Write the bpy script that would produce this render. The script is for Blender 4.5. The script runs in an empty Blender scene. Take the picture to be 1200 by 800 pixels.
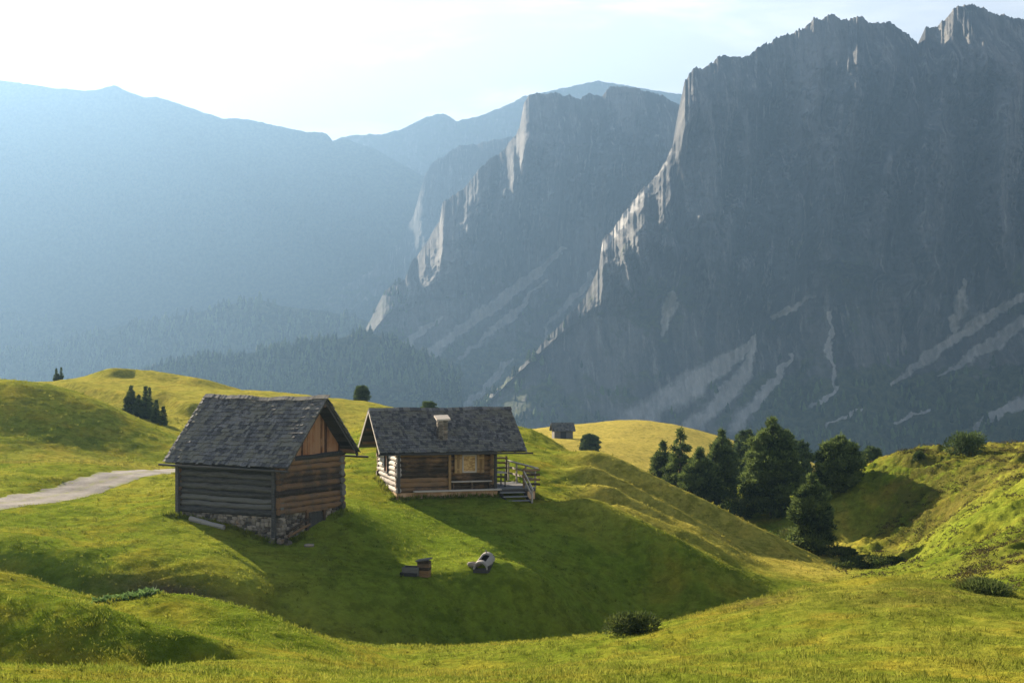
STEP, MSTEP, GD = 1.6, 0.8, 1.0
import bpy, math, random
import numpy as np

# ------------------------------------------------------------------ basics
FPX, HY, CX = 1563.0, 430.0, 600.0        # focal length and horizon in units of a 1200 wide picture
SUN_AZ, SUN_EL = 36.0, 23.0               # sun behind and to the left of the view
scene = bpy.context.scene
COL = scene.collection
R = math.radians

def at(px, py, Y):
    return ((px - CX) / FPX * Y, Y, -(py - HY) / FPX * Y)

def tag(o, label=None, cat=None, group=None, kind=None):
    if label: o['label'] = label
    if cat: o['category'] = cat
    if group: o['group'] = group
    if kind: o['kind'] = kind
    return o

def np_mesh(name, verts, faces, smooth=True, attrs=None, mat=None):
    """verts (n,3); faces (m,k) all of one size k; attrs {name: per-vertex floats}"""
    me = bpy.data.meshes.new(name)
    verts = np.asarray(verts, np.float32); faces = np.asarray(faces, np.int32)
    n, (m, k) = len(verts), faces.shape
    me.vertices.add(n); me.vertices.foreach_set('co', verts.ravel())
    me.loops.add(m * k); me.loops.foreach_set('vertex_index', faces.ravel())
    me.polygons.add(m)
    me.polygons.foreach_set('loop_start', np.arange(0, m * k, k, dtype=np.int32))
    me.polygons.foreach_set('use_smooth', np.full(m, smooth, dtype=bool))
    me.update(calc_edges=True)
    for a, v in (attrs or {}).items():
        me.attributes.new(a, 'FLOAT', 'POINT').data.foreach_set('value', np.asarray(v, np.float32))
    if mat: me.materials.append(mat)
    return me

def link(name, me, parent=None):
    o = bpy.data.objects.new(name, me); COL.objects.link(o)
    if parent: o.parent = parent
    return o

def grid_faces(nr, nc):
    i = np.arange(nr * nc).reshape(nr, nc)
    return np.stack([i[:-1, :-1], i[:-1, 1:], i[1:, 1:], i[1:, :-1]], -1).reshape(-1, 4)

# ------------------------------------------------------------------ noise
_rs = np.random.RandomState(7)
_perm = np.concatenate([_rs.permutation(512)] * 3)
_gr = _rs.uniform(0, 2 * math.pi, 512); _gx, _gy = np.cos(_gr), np.sin(_gr)
def perlin(x, y):
    x = np.asarray(x, float); y = np.asarray(y, float)
    xi = np.floor(x).astype(int); yi = np.floor(y).astype(int)
    xf, yf = x - xi, y - yi
    u = xf**3 * (xf * (xf * 6 - 15) + 10); v = yf**3 * (yf * (yf * 6 - 15) + 10)
    def g(ix, iy, dx, dy):
        h = _perm[_perm[ix & 511] + (iy & 511)]
        return _gx[h] * dx + _gy[h] * dy
    a = g(xi, yi, xf, yf); b = g(xi + 1, yi, xf - 1, yf)
    c = g(xi, yi + 1, xf, yf - 1); d = g(xi + 1, yi + 1, xf - 1, yf - 1)
    return (a + u * (b - a)) * (1 - v) + (c + u * (d - c)) * v
def fbm(x, y, o=4, gain=.5, lac=2.03, ridged=False):
    s = 0; a = 1.0; x = np.asarray(x, float); y = np.asarray(y, float)
    for i in range(o):
        n = perlin(x + 17.3 * i, y - 9.1 * i)
        s = s + a * ((1 - 2.6 * np.abs(n)) if ridged else n * 1.4)
        a *= gain; x = x * lac; y = y * lac
    return s
def smooth(a, b, x):
    t = np.clip((np.asarray(x, float) - a) / (b - a), 0, 1); return t * t * (3 - 2 * t)
def poly_dist(x, y, pts):
    """distance to a polyline, signed side (left of travel positive) and run 0..1"""
    best = np.full(np.shape(x), 1e9); side = np.zeros(np.shape(x)); run = np.zeros(np.shape(x)); n = len(pts) - 1
    for i in range(n):
        (ax, ay), (bx, by) = pts[i], pts[i + 1]
        dx, dy = bx - ax, by - ay; L = dx * dx + dy * dy + 1e-12
        t = np.clip(((x - ax) * dx + (y - ay) * dy) / L, 0, 1)
        ex, ey = x - ax - t * dx, y - ay - t * dy
        d = np.hypot(ex, ey); m = d < best
        best = np.where(m, d, best); side = np.where(m, np.sign(dx * ey - dy * ex), side); run = np.where(m, (i + t) / n, run)
    return best, side, run

# ------------------------------------------------------------------ the lie of the land
CTRL = []
def cp(*pts): CTRL.extend(pts)
for px in range(-900, 2300, 400): cp((px, 1118, 5), (px, 907, 10))
for px in (-700, -300, 0, 200, 420, 640, 820, 1000, 1200, 1500, 1900): cp((px, 800, 20))
# right foreground knoll and the hidden ground behind it
cp((1030,675,42),(960,684,42),(870,703,42),(800,728,41),(745,742,43),(1110,682,43),(1200,694,42),(1500,720,40),
   (1000,735,31),(1200,745,30),(800,765,31),(600,765,36),(1500,760,30),
   (870,742,52),(960,738,54),(1030,736,54),(1100,722,52),(1200,708,51),(1400,690,54))
# foreground meadow
cp((600,756,46),(450,758,44),(450,775,34),(690,752,46))
# left mounds
cp((-150,690,30),(0,700,30),(70,705,30),(150,722,29.5),(0,766,27.3),(100,768,27.2),(180,772,26.6),(-200,766,27.3),(0,780,24.5),(150,783,24.5),(-200,780,24.5),(0,728,37),(-200,735,37),
   (30,674,44),(-150,670,44),(75,694,44),(120,712,45),
   (160,700,36),(200,696,35),(270,714,34),(345,748,32.5),(240,768,27),(340,772,29),(150,742,31.5),
   (210,722,42),(300,744,41),(380,752,40))
# the bank below the hut terrace: foot, then edge
cp((-200,680,52),(0,684,52.1),(60,692,51.9),(140,697,51.6),(250,714,51.6),(330,730,51.8),(420,743,52.3),(500,747,54.3),(600,747,56.7),(690,744,59.8),
   (-200,640,54),(0,650,53.6),(60,658,53.3),(140,671,52.9),(250,682,53.2),(330,689,54),(420,692,55),(500,695,56.4),(600,694,58.5),(650,693,60.6))
# terrace
cp((100,630,57),(212,598,64),(322,634,60),(398,592,64.3),(440,600,67),(465,584,71),(600,591,71),(600,670,61.8),(520,668,60.3),(450,668,58.7),(600,640,64),(500,625,65),
   (350,575,70),(300,560,76),(440,545,80),(-200,610,57),(0,612,60))
# dark near flank of the hut hill
cp((640,586,73),(700,609,70.5),(760,641,68),(830,681,65.5),(868,703,64.5),(700,672,65),(760,712,64),(645,640,66.5),(760,744,62.2),(860,735,61.5))
# the flank behind it, its skyline, and the ground falling away behind
cp((620,502,100),(690,545,97),(780,591,93),(860,626,89),(960,653,82),(1020,668,76),
   (640,545,84),(750,600,80),(850,655,74),(940,668,73),(900,690,66),(800,640,76),
   (560,497,101),(500,488,108),
   (700,600,128),(620,560,140),(790,640,122),(880,668,100),(960,690,88),(1010,690,82))
# path, left hill
cp((200,549,84),(100,566,74),(0,586,66),(-200,610,58),(100,590,68),(0,552,76),(-200,560,76),(60,545,79),
   (0,527,88.5),(100,530,91),(170,529,93.5),(-200,527,88),(0,448,100),(-200,440,100),(60,453,101),(120,470,102),(170,493,102),(215,511,101),(270,520,103),
   (0,540,83),(100,542,83),
   (100,482,113),(200,506,110),(0,472,111),
   (130,441,150),(60,446,150),(0,456,165),(-200,450,165),(-200,470,130),(200,448,150),(260,457,145),(200,475,124),(330,461,140),(420,474,136),(490,485,132),(350,485,118),(420,505,112),(300,500,110),(560,505,128),
   (130,462,200),(330,480,190),(450,500,190),(-200,480,220))
# yellow hill
cp((740,492,262),(690,496,262),(640,503,255),(800,502,255),(860,521,250),(920,545,240),(740,522,215),(780,556,180),(690,531,190),(662,514,212),(840,560,190),(560,520,230),(1000,575,220),(740,545,330),(860,565,320),(620,545,330))
# tree hollow
cp((820,602,117),(800,588,124),(760,580,132),(900,632,108),(960,648,98),(1000,652,96),(1055,658,91),(900,600,122),(960,590,125),(1030,580,140))
# right hill
cp((1080,648,95.5),(1080,605,100),(1080,572,103),(1080,549,106),(1010,557,108),(1010,600,104.5),(1010,640,101),(1140,540,105),(1120,580,99),(1115,615,93.5),(1100,650,86),(1200,535,104),(1200,556,92),(1200,600,78),(1200,650,64),(1150,640,74),(1160,600,82),(1140,690,55),(1400,540,88),(1400,600,70),(1400,520,105),
   (1700,520,100),(1700,600,70),(1080,565,135),(1200,560,135),(1400,550,135),(1010,580,135))
for px in (-900, -400, 0, 400, 800, 1200, 1600, 2100):
    for Y, z in ((430, -62), (800, -150), (1800, -260), (4700, -300)):
        CTRL.append((px, HY - z * FPX / Y, Y))
_C = np.array(CTRL, float)
_U = np.stack([_C[:, 0] / FPX, np.log(_C[:, 2])], 1)
def _kern(d2): return np.where(d2 > 1e-12, d2 * np.log(d2 + 1e-20), 0.0)
def _fit():
    n = len(_U)
    K = _kern(((_U[:, None] - _U[None]) ** 2).sum(-1)) + np.eye(n) * 2e-5
    Pm = np.concatenate([np.ones((n, 1)), _U], 1)
    A = np.block([[K, Pm], [Pm.T, np.zeros((3, 3))]])
    return np.linalg.solve(A, np.concatenate([_C[:, 1], np.zeros(3)]))
_W = _fit()
def base_py(px, Y):
    px = np.asarray(px, float).ravel(); Y = np.asarray(Y, float).ravel(); out = np.empty(len(px))
    for s in range(0, len(px), 20000):
        q = np.stack([px[s:s+20000] / FPX, np.log(Y[s:s+20000])], 1)
        d2 = ((q ** 2).sum(1)[:, None] + (_U ** 2).sum(1)[None] - 2 * q @ _U.T).clip(0)
        out[s:s+20000] = _kern(d2) @ _W[:-3] + _W[-3] + q @ _W[-2:]
    return out

def xy(pts): return [at(*p)[:2] for p in pts]
# (polyline of px,py,Y), height, half width : crisp folds of the hillside
FOLDS = [
    (xy([(632,520,91),(700,556,87.5),(760,588,85),(830,622,82.5),(900,650,80),(945,664,78.5)]), 1.5, 1.15),
    (xy([(650,545,84),(700,572,82.5),(770,610,80),(840,642,77.5),(890,662,76)]), 1.1, .9),
    (xy([(655,562,80),(720,596,77.5),(790,632,75),(850,662,72.5),(915,686,70)]), 1.35, 1.0),
    (xy([(690,600,75.5),(750,630,73),(820,664,70.5),(880,690,68)]), .9, .8),
    (xy([(640,585,73.3),(700,608,70.4),(760,640,68),(830,680,65.5),(868,700,64.2)]), 1.0, .9),
]
BUMPS = [  # px,py,Y, height, radius
    (1142,690,46.5,.25,1.4), (600,672,60,.25,2.5), (0,700,30,.2,3.0), (222,770,27.6,-.75,.8), (252,766,28,-.7,.6), (560,680,60,.35,3.0), (500,690,57.4,.2,2.0), (600,689,59.2,.25,2.4), (30,752,26.5,-.3,2.0),
    (1120,600,88,.5,3),
]
_BX = [at(*b[:3]) + b[3:] for b in BUMPS]
# the hollow's edge and small scarps of the far left meadow
SCARPS = [
    (xy([(60,458,140),(100,462,132),(150,468,126),(185,478,122)]), .9, 1.2),
    (xy([(110,447,146),(160,446,150),(215,455,146),(270,461,142)]), 1.0, 2.0),
    (xy([(180,472,128),(210,480,122),(235,488,118)]), .8, 1.0),
]
def ground(x, y, micro=True):
    x = np.asarray(x, float); y = np.asarray(y, float); sh = x.shape
    x = x.ravel(); y = y.ravel()
    Y = np.clip(y, 2.5, 4800); px = CX + FPX * x / Y
    z = -(base_py(px, Y) - HY) / FPX * Y
    near = y < 260
    for pts, A, w in FOLDS:
        d, s, r = poly_dist(x, y, pts)
        z = z + A * np.where(s > 0, np.exp(-(d / (2.4 * w)) ** 2), np.exp(-(d / w) ** 2)) * smooth(0, .25, r) * smooth(1, .55, r)
    for pts, A, w in SCARPS:
        d, s, r = poly_dist(x, y, pts)
        z = z + A * np.where(s > 0, np.exp(-(d / (2.5 * w)) ** 2), np.exp(-(d / (.8 * w)) ** 2)) * smooth(0, .2, r) * smooth(1, .8, r)
    for bx, by, bz, A, w in _BX:
        z = z + A * np.exp(-((x - bx) ** 2 + (y - by) ** 2) / (w * w))
    if micro:
        ramp = smooth(8, 18, y)
        hut = 1 - .8 * np.exp(-((x + 7) ** 2 / 90 + (y - 66) ** 2 / 60))
        k = hut * ramp
        pxx = CX + FPX * x / Y; k = k * (1 - .6 * smooth(610, 680, pxx) * smooth(1000, 930, pxx) * smooth(62, 68, y) * smooth(108, 98, y))
        z = z + k * (.16 * fbm(x / 7, y / 7, 3) + .05 * fbm(x / 1.7, y / 1.7, 3) * smooth(300, 100, y) + .022 * fbm(x / .55, y / .55, 3) * smooth(110, 60, y))
        # narrow cattle terraces following the contours of the steeper ground
        ter = z / .42 + 1.1 * fbm(x / 6, y / 6, 3)
        z = z + k * .035 * np.sin(2 * math.pi * ter) * smooth(-.25, .5, fbm(x / 11 + 5, y / 11, 2)) * smooth(44, 54, y) * smooth(240, 120, y)
        heath = smooth(20, 26, x) * smooth(50, 62, y) * smooth(140, 115, y)
        z = z + heath * (.42 * fbm(x / 3.6 + y / 9, y / 3.6, 4, ridged=True) - .16 + .5 * fbm(x / 9, y / 9, 2))
        z = z + smooth(250, 700, y) * 8 * fbm(x / 160, y / 160, 4)
        path_d = poly_dist(x, y, PATH)[0]
        z = z - .12 * smooth(2.2, 1.2, path_d)
    return z.reshape(sh)
PATH = xy([(-260,612,57),(-120,600,61),(0,586,66),(60,577,70),(120,566,75),(180,554,81),(215,546,86),(260,537,93),(300,528,100)])

def hit(px, py, y0=12, y1=240):
    """where the sight line through a picture point first meets the ground"""
    Y = np.arange(y0, y1, .1); x = (px - CX) / FPX * Y; zr = -(py - HY) / FPX * Y; g = ground(x, Y)
    i = int(np.argmax(g >= zr)); return (float(x[i]), float(Y[i]), float(g[i]))
# ------------------------------------------------------------------ node helpers
class NT:
    def __init__(s, mat):
        mat.use_nodes = True; s.t = mat.node_tree; s.t.nodes.clear()
    def n(s, typ, **kw):
        nd = s.t.nodes.new(typ); ins = kw.pop('ins', {})
        for k, v in kw.items(): setattr(nd, k, v)
        for k, v in ins.items(): s.set(nd, k, v)
        return nd
    def set(s, nd, k, v):
        sock = nd.inputs[k]
        if isinstance(v, bpy.types.NodeSocket): s.t.links.new(v, sock)
        else: sock.default_value = (*v, 1) if (isinstance(v, tuple) and len(v) == 3 and sock.type == 'RGBA') else v
    def noise(s, vec, scale, detail=4, rough=.55, dist=0):
        return s.n('ShaderNodeTexNoise', ins={'Vector': vec, 'Scale': scale, 'Detail': detail, 'Roughness': rough, 'Distortion': dist}).outputs['Fac']
    def attr(s, name): return s.n('ShaderNodeAttribute', attribute_name=name).outputs['Fac']
    def ramp(s, f, a, b): return s.n('ShaderNodeMapRange', interpolation_type='SMOOTHSTEP', ins={0: f, 1: a, 2: b}).outputs[0]
    def math(s, op, a, b=0.0): 
        return s.n('ShaderNodeMath', operation=op, ins={0: a, 1: b}).outputs[0]
    def mix(s, f, a, b, blend='MIX'):
        nd = s.n('ShaderNodeMix', data_type='RGBA', blend_type=blend)
        s.set(nd, 0, f); s.set(nd, 6, a); s.set(nd, 7, b); return nd.outputs[2]
    def map(s, vec, scale): return s.n('ShaderNodeMapping', ins={'Vector': vec, 'Scale': scale}).outputs[0]
    def pos(s): return s.n('ShaderNodeNewGeometry').outputs['Position']
    def obj(s): return s.n('ShaderNodeTexCoord').outputs['Object']
    def bump(s, h, strength, dist): return s.n('ShaderNodeBump', ins={'Height': h, 'Strength': strength, 'Distance': dist}).outputs[0]
    def out(s, col, rough=.8, normal=None, spec=.3, **kw):
        p = s.n('ShaderNodeBsdfPrincipled', ins={'Base Color': col, 'Roughness': rough, 'Specular IOR Level': spec})
        for k, v in kw.items(): s.set(p, k.replace('_', ' '), v)
        if normal: s.set(p, 'Normal', normal)
        s.n('ShaderNodeOutputMaterial', ins={'Surface': p.outputs[0]}); return p
def new_mat(name):
    m = bpy.data.materials.new(name); return m, NT(m)

# ------------------------------------------------------------------ camera, sun, sky, air
cam = bpy.data.cameras.new('camera'); cam.sensor_width = 36; cam.lens = FPX / 1200 * 36
cam.shift_y = (HY - 400) / 1200; cam.clip_start = .5; cam.clip_end = 20000
co = bpy.data.objects.new('camera', cam); COL.objects.link(co); co.rotation_euler = (R(90), 0, 0); scene.camera = co

sun = bpy.data.lights.new('sun', 'SUN'); sun.energy = 5.0; sun.angle = R(.5); sun.color = (1, .86, .66)
so = bpy.data.objects.new('sun', sun); COL.objects.link(so)
so.rotation_euler = (R(90 - SUN_EL), 0, R(180 + SUN_AZ)); so.location = (-60, 60, 60)

HAZE_D = 3.6e-4
w = bpy.data.worlds.new('World'); scene.world = w; t = NT(w)
sky = t.n('ShaderNodeTexSky', sky_type='NISHITA', sun_disc=False, sun_elevation=R(SUN_EL), sun_rotation=R(-SUN_AZ), altitude=1800, air_density=1.0, dust_density=.2, ozone_density=1.0)
tc = t.n('ShaderNodeTexCoord').outputs['Generated']
cl = t.ramp(t.noise(t.map(tc, (3, 3, 16)), 1.6, 6, .6, .3), .5, .78)
sep = t.n('ShaderNodeSeparateXYZ', ins={0: tc})
low = t.math('MULTIPLY', t.ramp(sep.outputs[2], .62, .12), t.ramp(sep.outputs[1], -.1, .75))     # thin cloud with white added ahead only, brightening the seen sky; zenith stays dark
veil_and_added_white = t.math('MULTIPLY', low, t.math('ADD', .3, t.math('MULTIPLY', cl, .45)))
bw = t.n('ShaderNodeRGBToBW', ins={0: sky.outputs[0]}).outputs[0]
skc = t.mix(.6, sky.outputs[0], t.mix(1.0, bw, (1.0, .99, 1.0), 'MULTIPLY'))
col = t.mix(veil_and_added_white, skc, (9.5, 9.1, 8.8))
bg = t.n('ShaderNodeBackground', ins={'Color': col, 'Strength': .05})
t.n('ShaderNodeOutputWorld', ins={'Surface': bg.outputs[0]})

vs = scene.view_settings; vs.view_transform = 'Standard'; vs.look = 'None'; vs.gamma = 1; vs.exposure = 2.95; vs.use_curve_mapping = False
scene.cycles.volume_bounces = 1; scene.cycles.max_bounces = 5; scene.cycles.diffuse_bounces = 3; scene.cycles.glossy_bounces = 2; scene.cycles.transmission_bounces = 3
scene.cycles.use_denoising = True; scene.cycles.use_adaptive_sampling = True
scene.cycles.sample_clamp_indirect = 6

m, t = new_mat('air')
pv = t.n('ShaderNodeVolumePrincipled', ins={'Color': (.085, .142, .223), 'Density': HAZE_D, 'Anisotropy': .52})
t.n('ShaderNodeOutputMaterial', ins={'Volume': pv.outputs[0]})
hx, hy0, hy1, hz0, hz1 = 5200, -60, 4900, -345, 860
hv = [(sx * hx, y, z) for z in (hz0, hz1) for y in (hy0, hy1) for sx in (-1, 1)]
hz = link('haze', np_mesh('haze', hv, [(2,3,1,0),(5,7,6,4),(1,5,4,0),(6,7,3,2),(4,6,2,0),(3,7,5,1)], False, mat=m))
tag(hz, 'pale blue morning haze filling the valley air', 'haze', kind='stuff')

# ------------------------------------------------------------------ meadow material
def meadow_nodes(t, pos):
    n1 = t.noise(pos, .035, 4, .6); n2 = t.noise(pos, .35, 5, .65, .4); n3 = t.noise(t.map(pos, (1, 1, 1)), 3.2, 4, .7)
    c = t.mix(t.ramp(n1, .38, .66), (.150, .205, .020), (.365, .350, .050))
    c = t.mix(t.ramp(n2, .42, .72), c, (.31, .255, .03))
    c = t.mix(t.math('MULTIPLY', t.ramp(n2, .52, .3), .6), c, (.085, .12, .008))
    c = t.mix(t.math('MULTIPLY', t.attr('dry'), .8), c, (.50, .38, .085))
    c = t.mix(t.math('MULTIPLY', t.attr('lush'), .75), c, (.155, .22, .020))
    c = t.mix(t.math('MULTIPLY', t.attr('heath'), t.ramp(t.noise(pos, .6, 5, .75), .33, .55)), c, (.115, .085, .028))
    c = t.mix(t.math('MULTIPLY', t.attr('earth'), t.ramp(n2, .3, .5)), c, (.10, .07, .045))
    c = t.mix(t.ramp(n3, .35, .75), t.mix(.35, c, (.03, .04, .004)), c)
    c = t.mix(t.ramp(t.noise(pos, 1.1, 5, .75), .56, .38), c, t.mix(.45, c, (.035, .055, .004)))
    return c, n2, n3
M = {}
M['meadow'], t = new_mat('meadow')
pos = t.pos(); c, n2, n3 = meadow_nodes(t, pos)
far = t.attr('far'); c = t.mix(far, c, (.035, .05, .02))
h = t.math('ADD', t.noise(pos, 9, 5, .75), t.math('MULTIPLY', t.noise(pos, 2.2, 4, .6), 1.2))
t.out(c, 1.0, t.bump(h, .9, .16), .0)

# ------------------------------------------------------------------ ground sheet
def land_attrs(x, y, z):
    px = CX + FPX * x / y
    yh = smooth(150, 178, y) * smooth(420, 300, y)
    left = smooth(250, -50, px) * smooth(95, 120, y)
    dry = np.maximum(yh, np.maximum(.55 * smooth(97, 125, y) * smooth(560, 380, px), .7 * left))
    fl = smooth(640, 700, px) * smooth(66, 72, y) * smooth(112, 100, y) * smooth(1040, 960, px)
    dry = np.maximum(dry, .65 * fl)
    dry = np.maximum(dry, .55 * np.exp(-((px - 120) / 130) ** 2) * np.exp(-((y - 87) / 4.5) ** 2))
    lush = smooth(46, 56, y) * smooth(76, 66, y) * smooth(900, 600, px) * (.4 + .6 * smooth(250, 450, px))
    lush = np.maximum(lush, .7 * smooth(960, 1080, px) * smooth(58, 72, y) * smooth(100, 90, y) * smooth(1400, 1100, px))
    heath = smooth(1000, 1060, px) * (.12 * smooth(58, 70, y) + .6 * smooth(86, 96, y)) * smooth(150, 120, y)
    heath = np.maximum(heath, .9 * np.exp(-((px - 895) / 60) ** 2 - ((y - 39.5) / 2.6) ** 2))
    heath = np.maximum(heath, .6 * np.exp(-((px - 1090) / 130) ** 2 - ((y - 37) / 4) ** 2))
    heath = np.maximum(heath, .45 * smooth(1080, 1150, px) * np.exp(-((y - 66) / 5) ** 2))
    heath = np.maximum(heath, .7 * np.exp(-((px - 60) / 120) ** 2 - ((y - 83) / 1.6) ** 2))
    earth = np.exp(-((px - 205) / 75) ** 2 - ((y - 52.0) / .75) ** 2)
    far = smooth(330, 600, y)
    return dict(dry=dry, lush=lush, heath=heath, earth=earth, far=far)
pxs = np.concatenate([np.arange(-900, -60, 20), np.arange(-60, 1261, STEP), np.arange(1280, 2120, 20)]).astype(float)
ys = [2.5]
while ys[-1] < 4700:
    Y = ys[-1]
    d = Y * (.03 if Y < 15 else .0045 * STEP / 2 if Y < 120 else .007 * STEP / 2 if Y < 290 else .03)
    ys.append(Y + d)
ys = np.array(ys)
PX, YY = np.meshgrid(pxs, ys); XX = (PX - CX) / FPX * YY
ZZ = ground(XX, YY)
fa = grid_faces(len(ys), len(pxs))
la = land_attrs(XX.ravel(), YY.ravel(), ZZ.ravel())
me = np_mesh('meadow', np.stack([XX.ravel(), YY.ravel(), ZZ.ravel()], 1), fa, True, la, M['meadow'])
g_o = tag(link('ground', me), 'rolling alpine meadow with grassy knolls and banks', 'ground', kind='structure')

# path sheet
M['gravel'], t = new_mat('gravel'); pos = t.pos()
c = t.mix(t.ramp(t.noise(pos, 5, 6, .75), .3, .7), (.125, .112, .10), (.215, .195, .175))
c = t.mix(t.math('MULTIPLY', t.ramp(t.noise(pos, .6, 4, .6), .4, .65), .5), c, (.16, .135, .11))
c = t.mix(t.math('MULTIPLY', t.attr('rut'), .35), c, (.26, .24, .215))
c = t.mix(t.math('MULTIPLY', t.attr('verge'), t.ramp(t.noise(pos, 2.5, 5, .75), .42, .58)), c, (.15, .17, .02))
t.out(c, 1.0, t.bump(t.noise(pos, 22, 4, .7), .4, .03), .05)
pp = np.array(PATH); seg = np.r_[0, np.cumsum(np.hypot(*np.diff(pp, axis=0).T))]
s = np.arange(0, seg[-1], .25); cxp = np.interp(s, seg, pp[:, 0]); cyp = np.interp(s, seg, pp[:, 1])
tx, ty = np.gradient(cxp), np.gradient(cyp); L = np.hypot(tx, ty); tx, ty = tx / L, ty / L
k = np.linspace(-1, 1, 13)
hw = np.interp(cxp, [-25, -10], [1.35, 1.0]) + .15 * fbm(s / 3, s * 0 + 3.3, 3)
hl = hw * (1 + .15 * fbm(s / .9, s * 0 + 9, 3)); hr = hw * (1 + .15 * fbm(s / .9, s * 0 + 19, 3))
off = np.where(k[None] < 0, k[None] * hl[:, None], k[None] * hr[:, None])
gx = cxp[:, None] - ty[:, None] * off; gy = cyp[:, None] + tx[:, None] * off
gz = ground(gx, gy) + .03 - .02 * np.abs(k[None]) ** 4
link('path', np_mesh('path', np.stack([gx.ravel(), gy.ravel(), gz.ravel()], 1), grid_faces(len(s), 13), True, {'rut': np.broadcast_to(np.exp(-((np.abs(k) - .5) / .2) ** 2), gx.shape).ravel(), 'verge': np.broadcast_to(np.maximum(smooth(.7, 1, np.abs(k)), .55 * np.exp(-(k / .16) ** 2)), gx.shape).ravel()}, M['gravel']))
tag(bpy.data.objects['path'], 'pale gravel farm track crossing the meadow left of the barn', 'path', kind='structure')
# ------------------------------------------------------------------ mountains
M['rock'], t = new_mat('rock'); pos = t.pos()
st = t.noise(t.map(pos, (1, .12, .10)), .030, 5, .62); sf = t.noise(t.map(pos, (1, .1, .2)), .13, 6, .7)
big = t.noise(t.map(pos, (1, .15, .4)), .010, 4, .6); ledge = t.noise(t.map(pos, (.12, .04, 1)), .05, 4, .6)
c = t.mix(t.ramp(st, .38, .64), (.055, .055, .057), (.19, .172, .15))
c = t.mix(t.math('MULTIPLY', t.ramp(big, .52, .34), .7), c, (.05, .051, .054))
c = t.mix(t.math('MULTIPLY', t.ramp(big, .52, .70), .55), c, (.34, .295, .25))
c = t.mix(t.math('MULTIPLY', t.ramp(sf, .52, .70), .6), c, (.40, .355, .30))
c = t.mix(t.math('MULTIPLY', t.ramp(sf, .46, .32), .6), c, (.04, .042, .045))
c = t.mix(t.math('MULTIPLY', t.ramp(ledge, .55, .68), .45), c, (.06, .065, .05))
c = t.mix(1.0, c, (.72, .75, .80), 'MULTIPLY')
up = t.n('ShaderNodeSeparateXYZ', ins={0: t.n('ShaderNodeNewGeometry').outputs['Normal']}).outputs[2]
veg_n = t.noise(pos, .03, 5, .65)
veg = t.math('MULTIPLY', t.ramp(t.math('ADD', t.attr('veg'), t.math('MULTIPLY', t.math('SUBTRACT', veg_n, .5), 1.4)), .35, .6), 1.0)
c = t.mix(veg, c, t.mix(t.ramp(t.noise(pos, .12, 4, .7), .35, .65), (.022, .034, .016), (.075, .085, .035)))
scr_n = t.math('ADD', t.math('MULTIPLY', t.noise(pos, .02, 4, .6), .7), t.math('MULTIPLY', t.noise(t.map(pos, (1, 1, .5)), .14, 6, .8), .7))
scr_n = t.math('ADD', t.math('MULTIPLY', t.noise(t.map(pos, (1, .3, 1)), .022, 4, .6), .6), t.math('MULTIPLY', t.noise(t.map(pos, (1, .3, .5)), .15, 6, .8), .8))
scr = t.math('MULTIPLY', t.ramp(t.math('SUBTRACT', t.math('MULTIPLY', t.attr('scree'), 1.7), scr_n), -.25, .75), .72)
c = t.mix(scr, c, t.mix(t.ramp(sf, .3, .7), (.36, .34, .31), (.58, .54, .49)))
t.out(c, .95, t.bump(t.math('ADD', sf, t.math('MULTIPLY', t.noise(pos, .5, 4, .7), .6)), .7, 3.0), .1)

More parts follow.
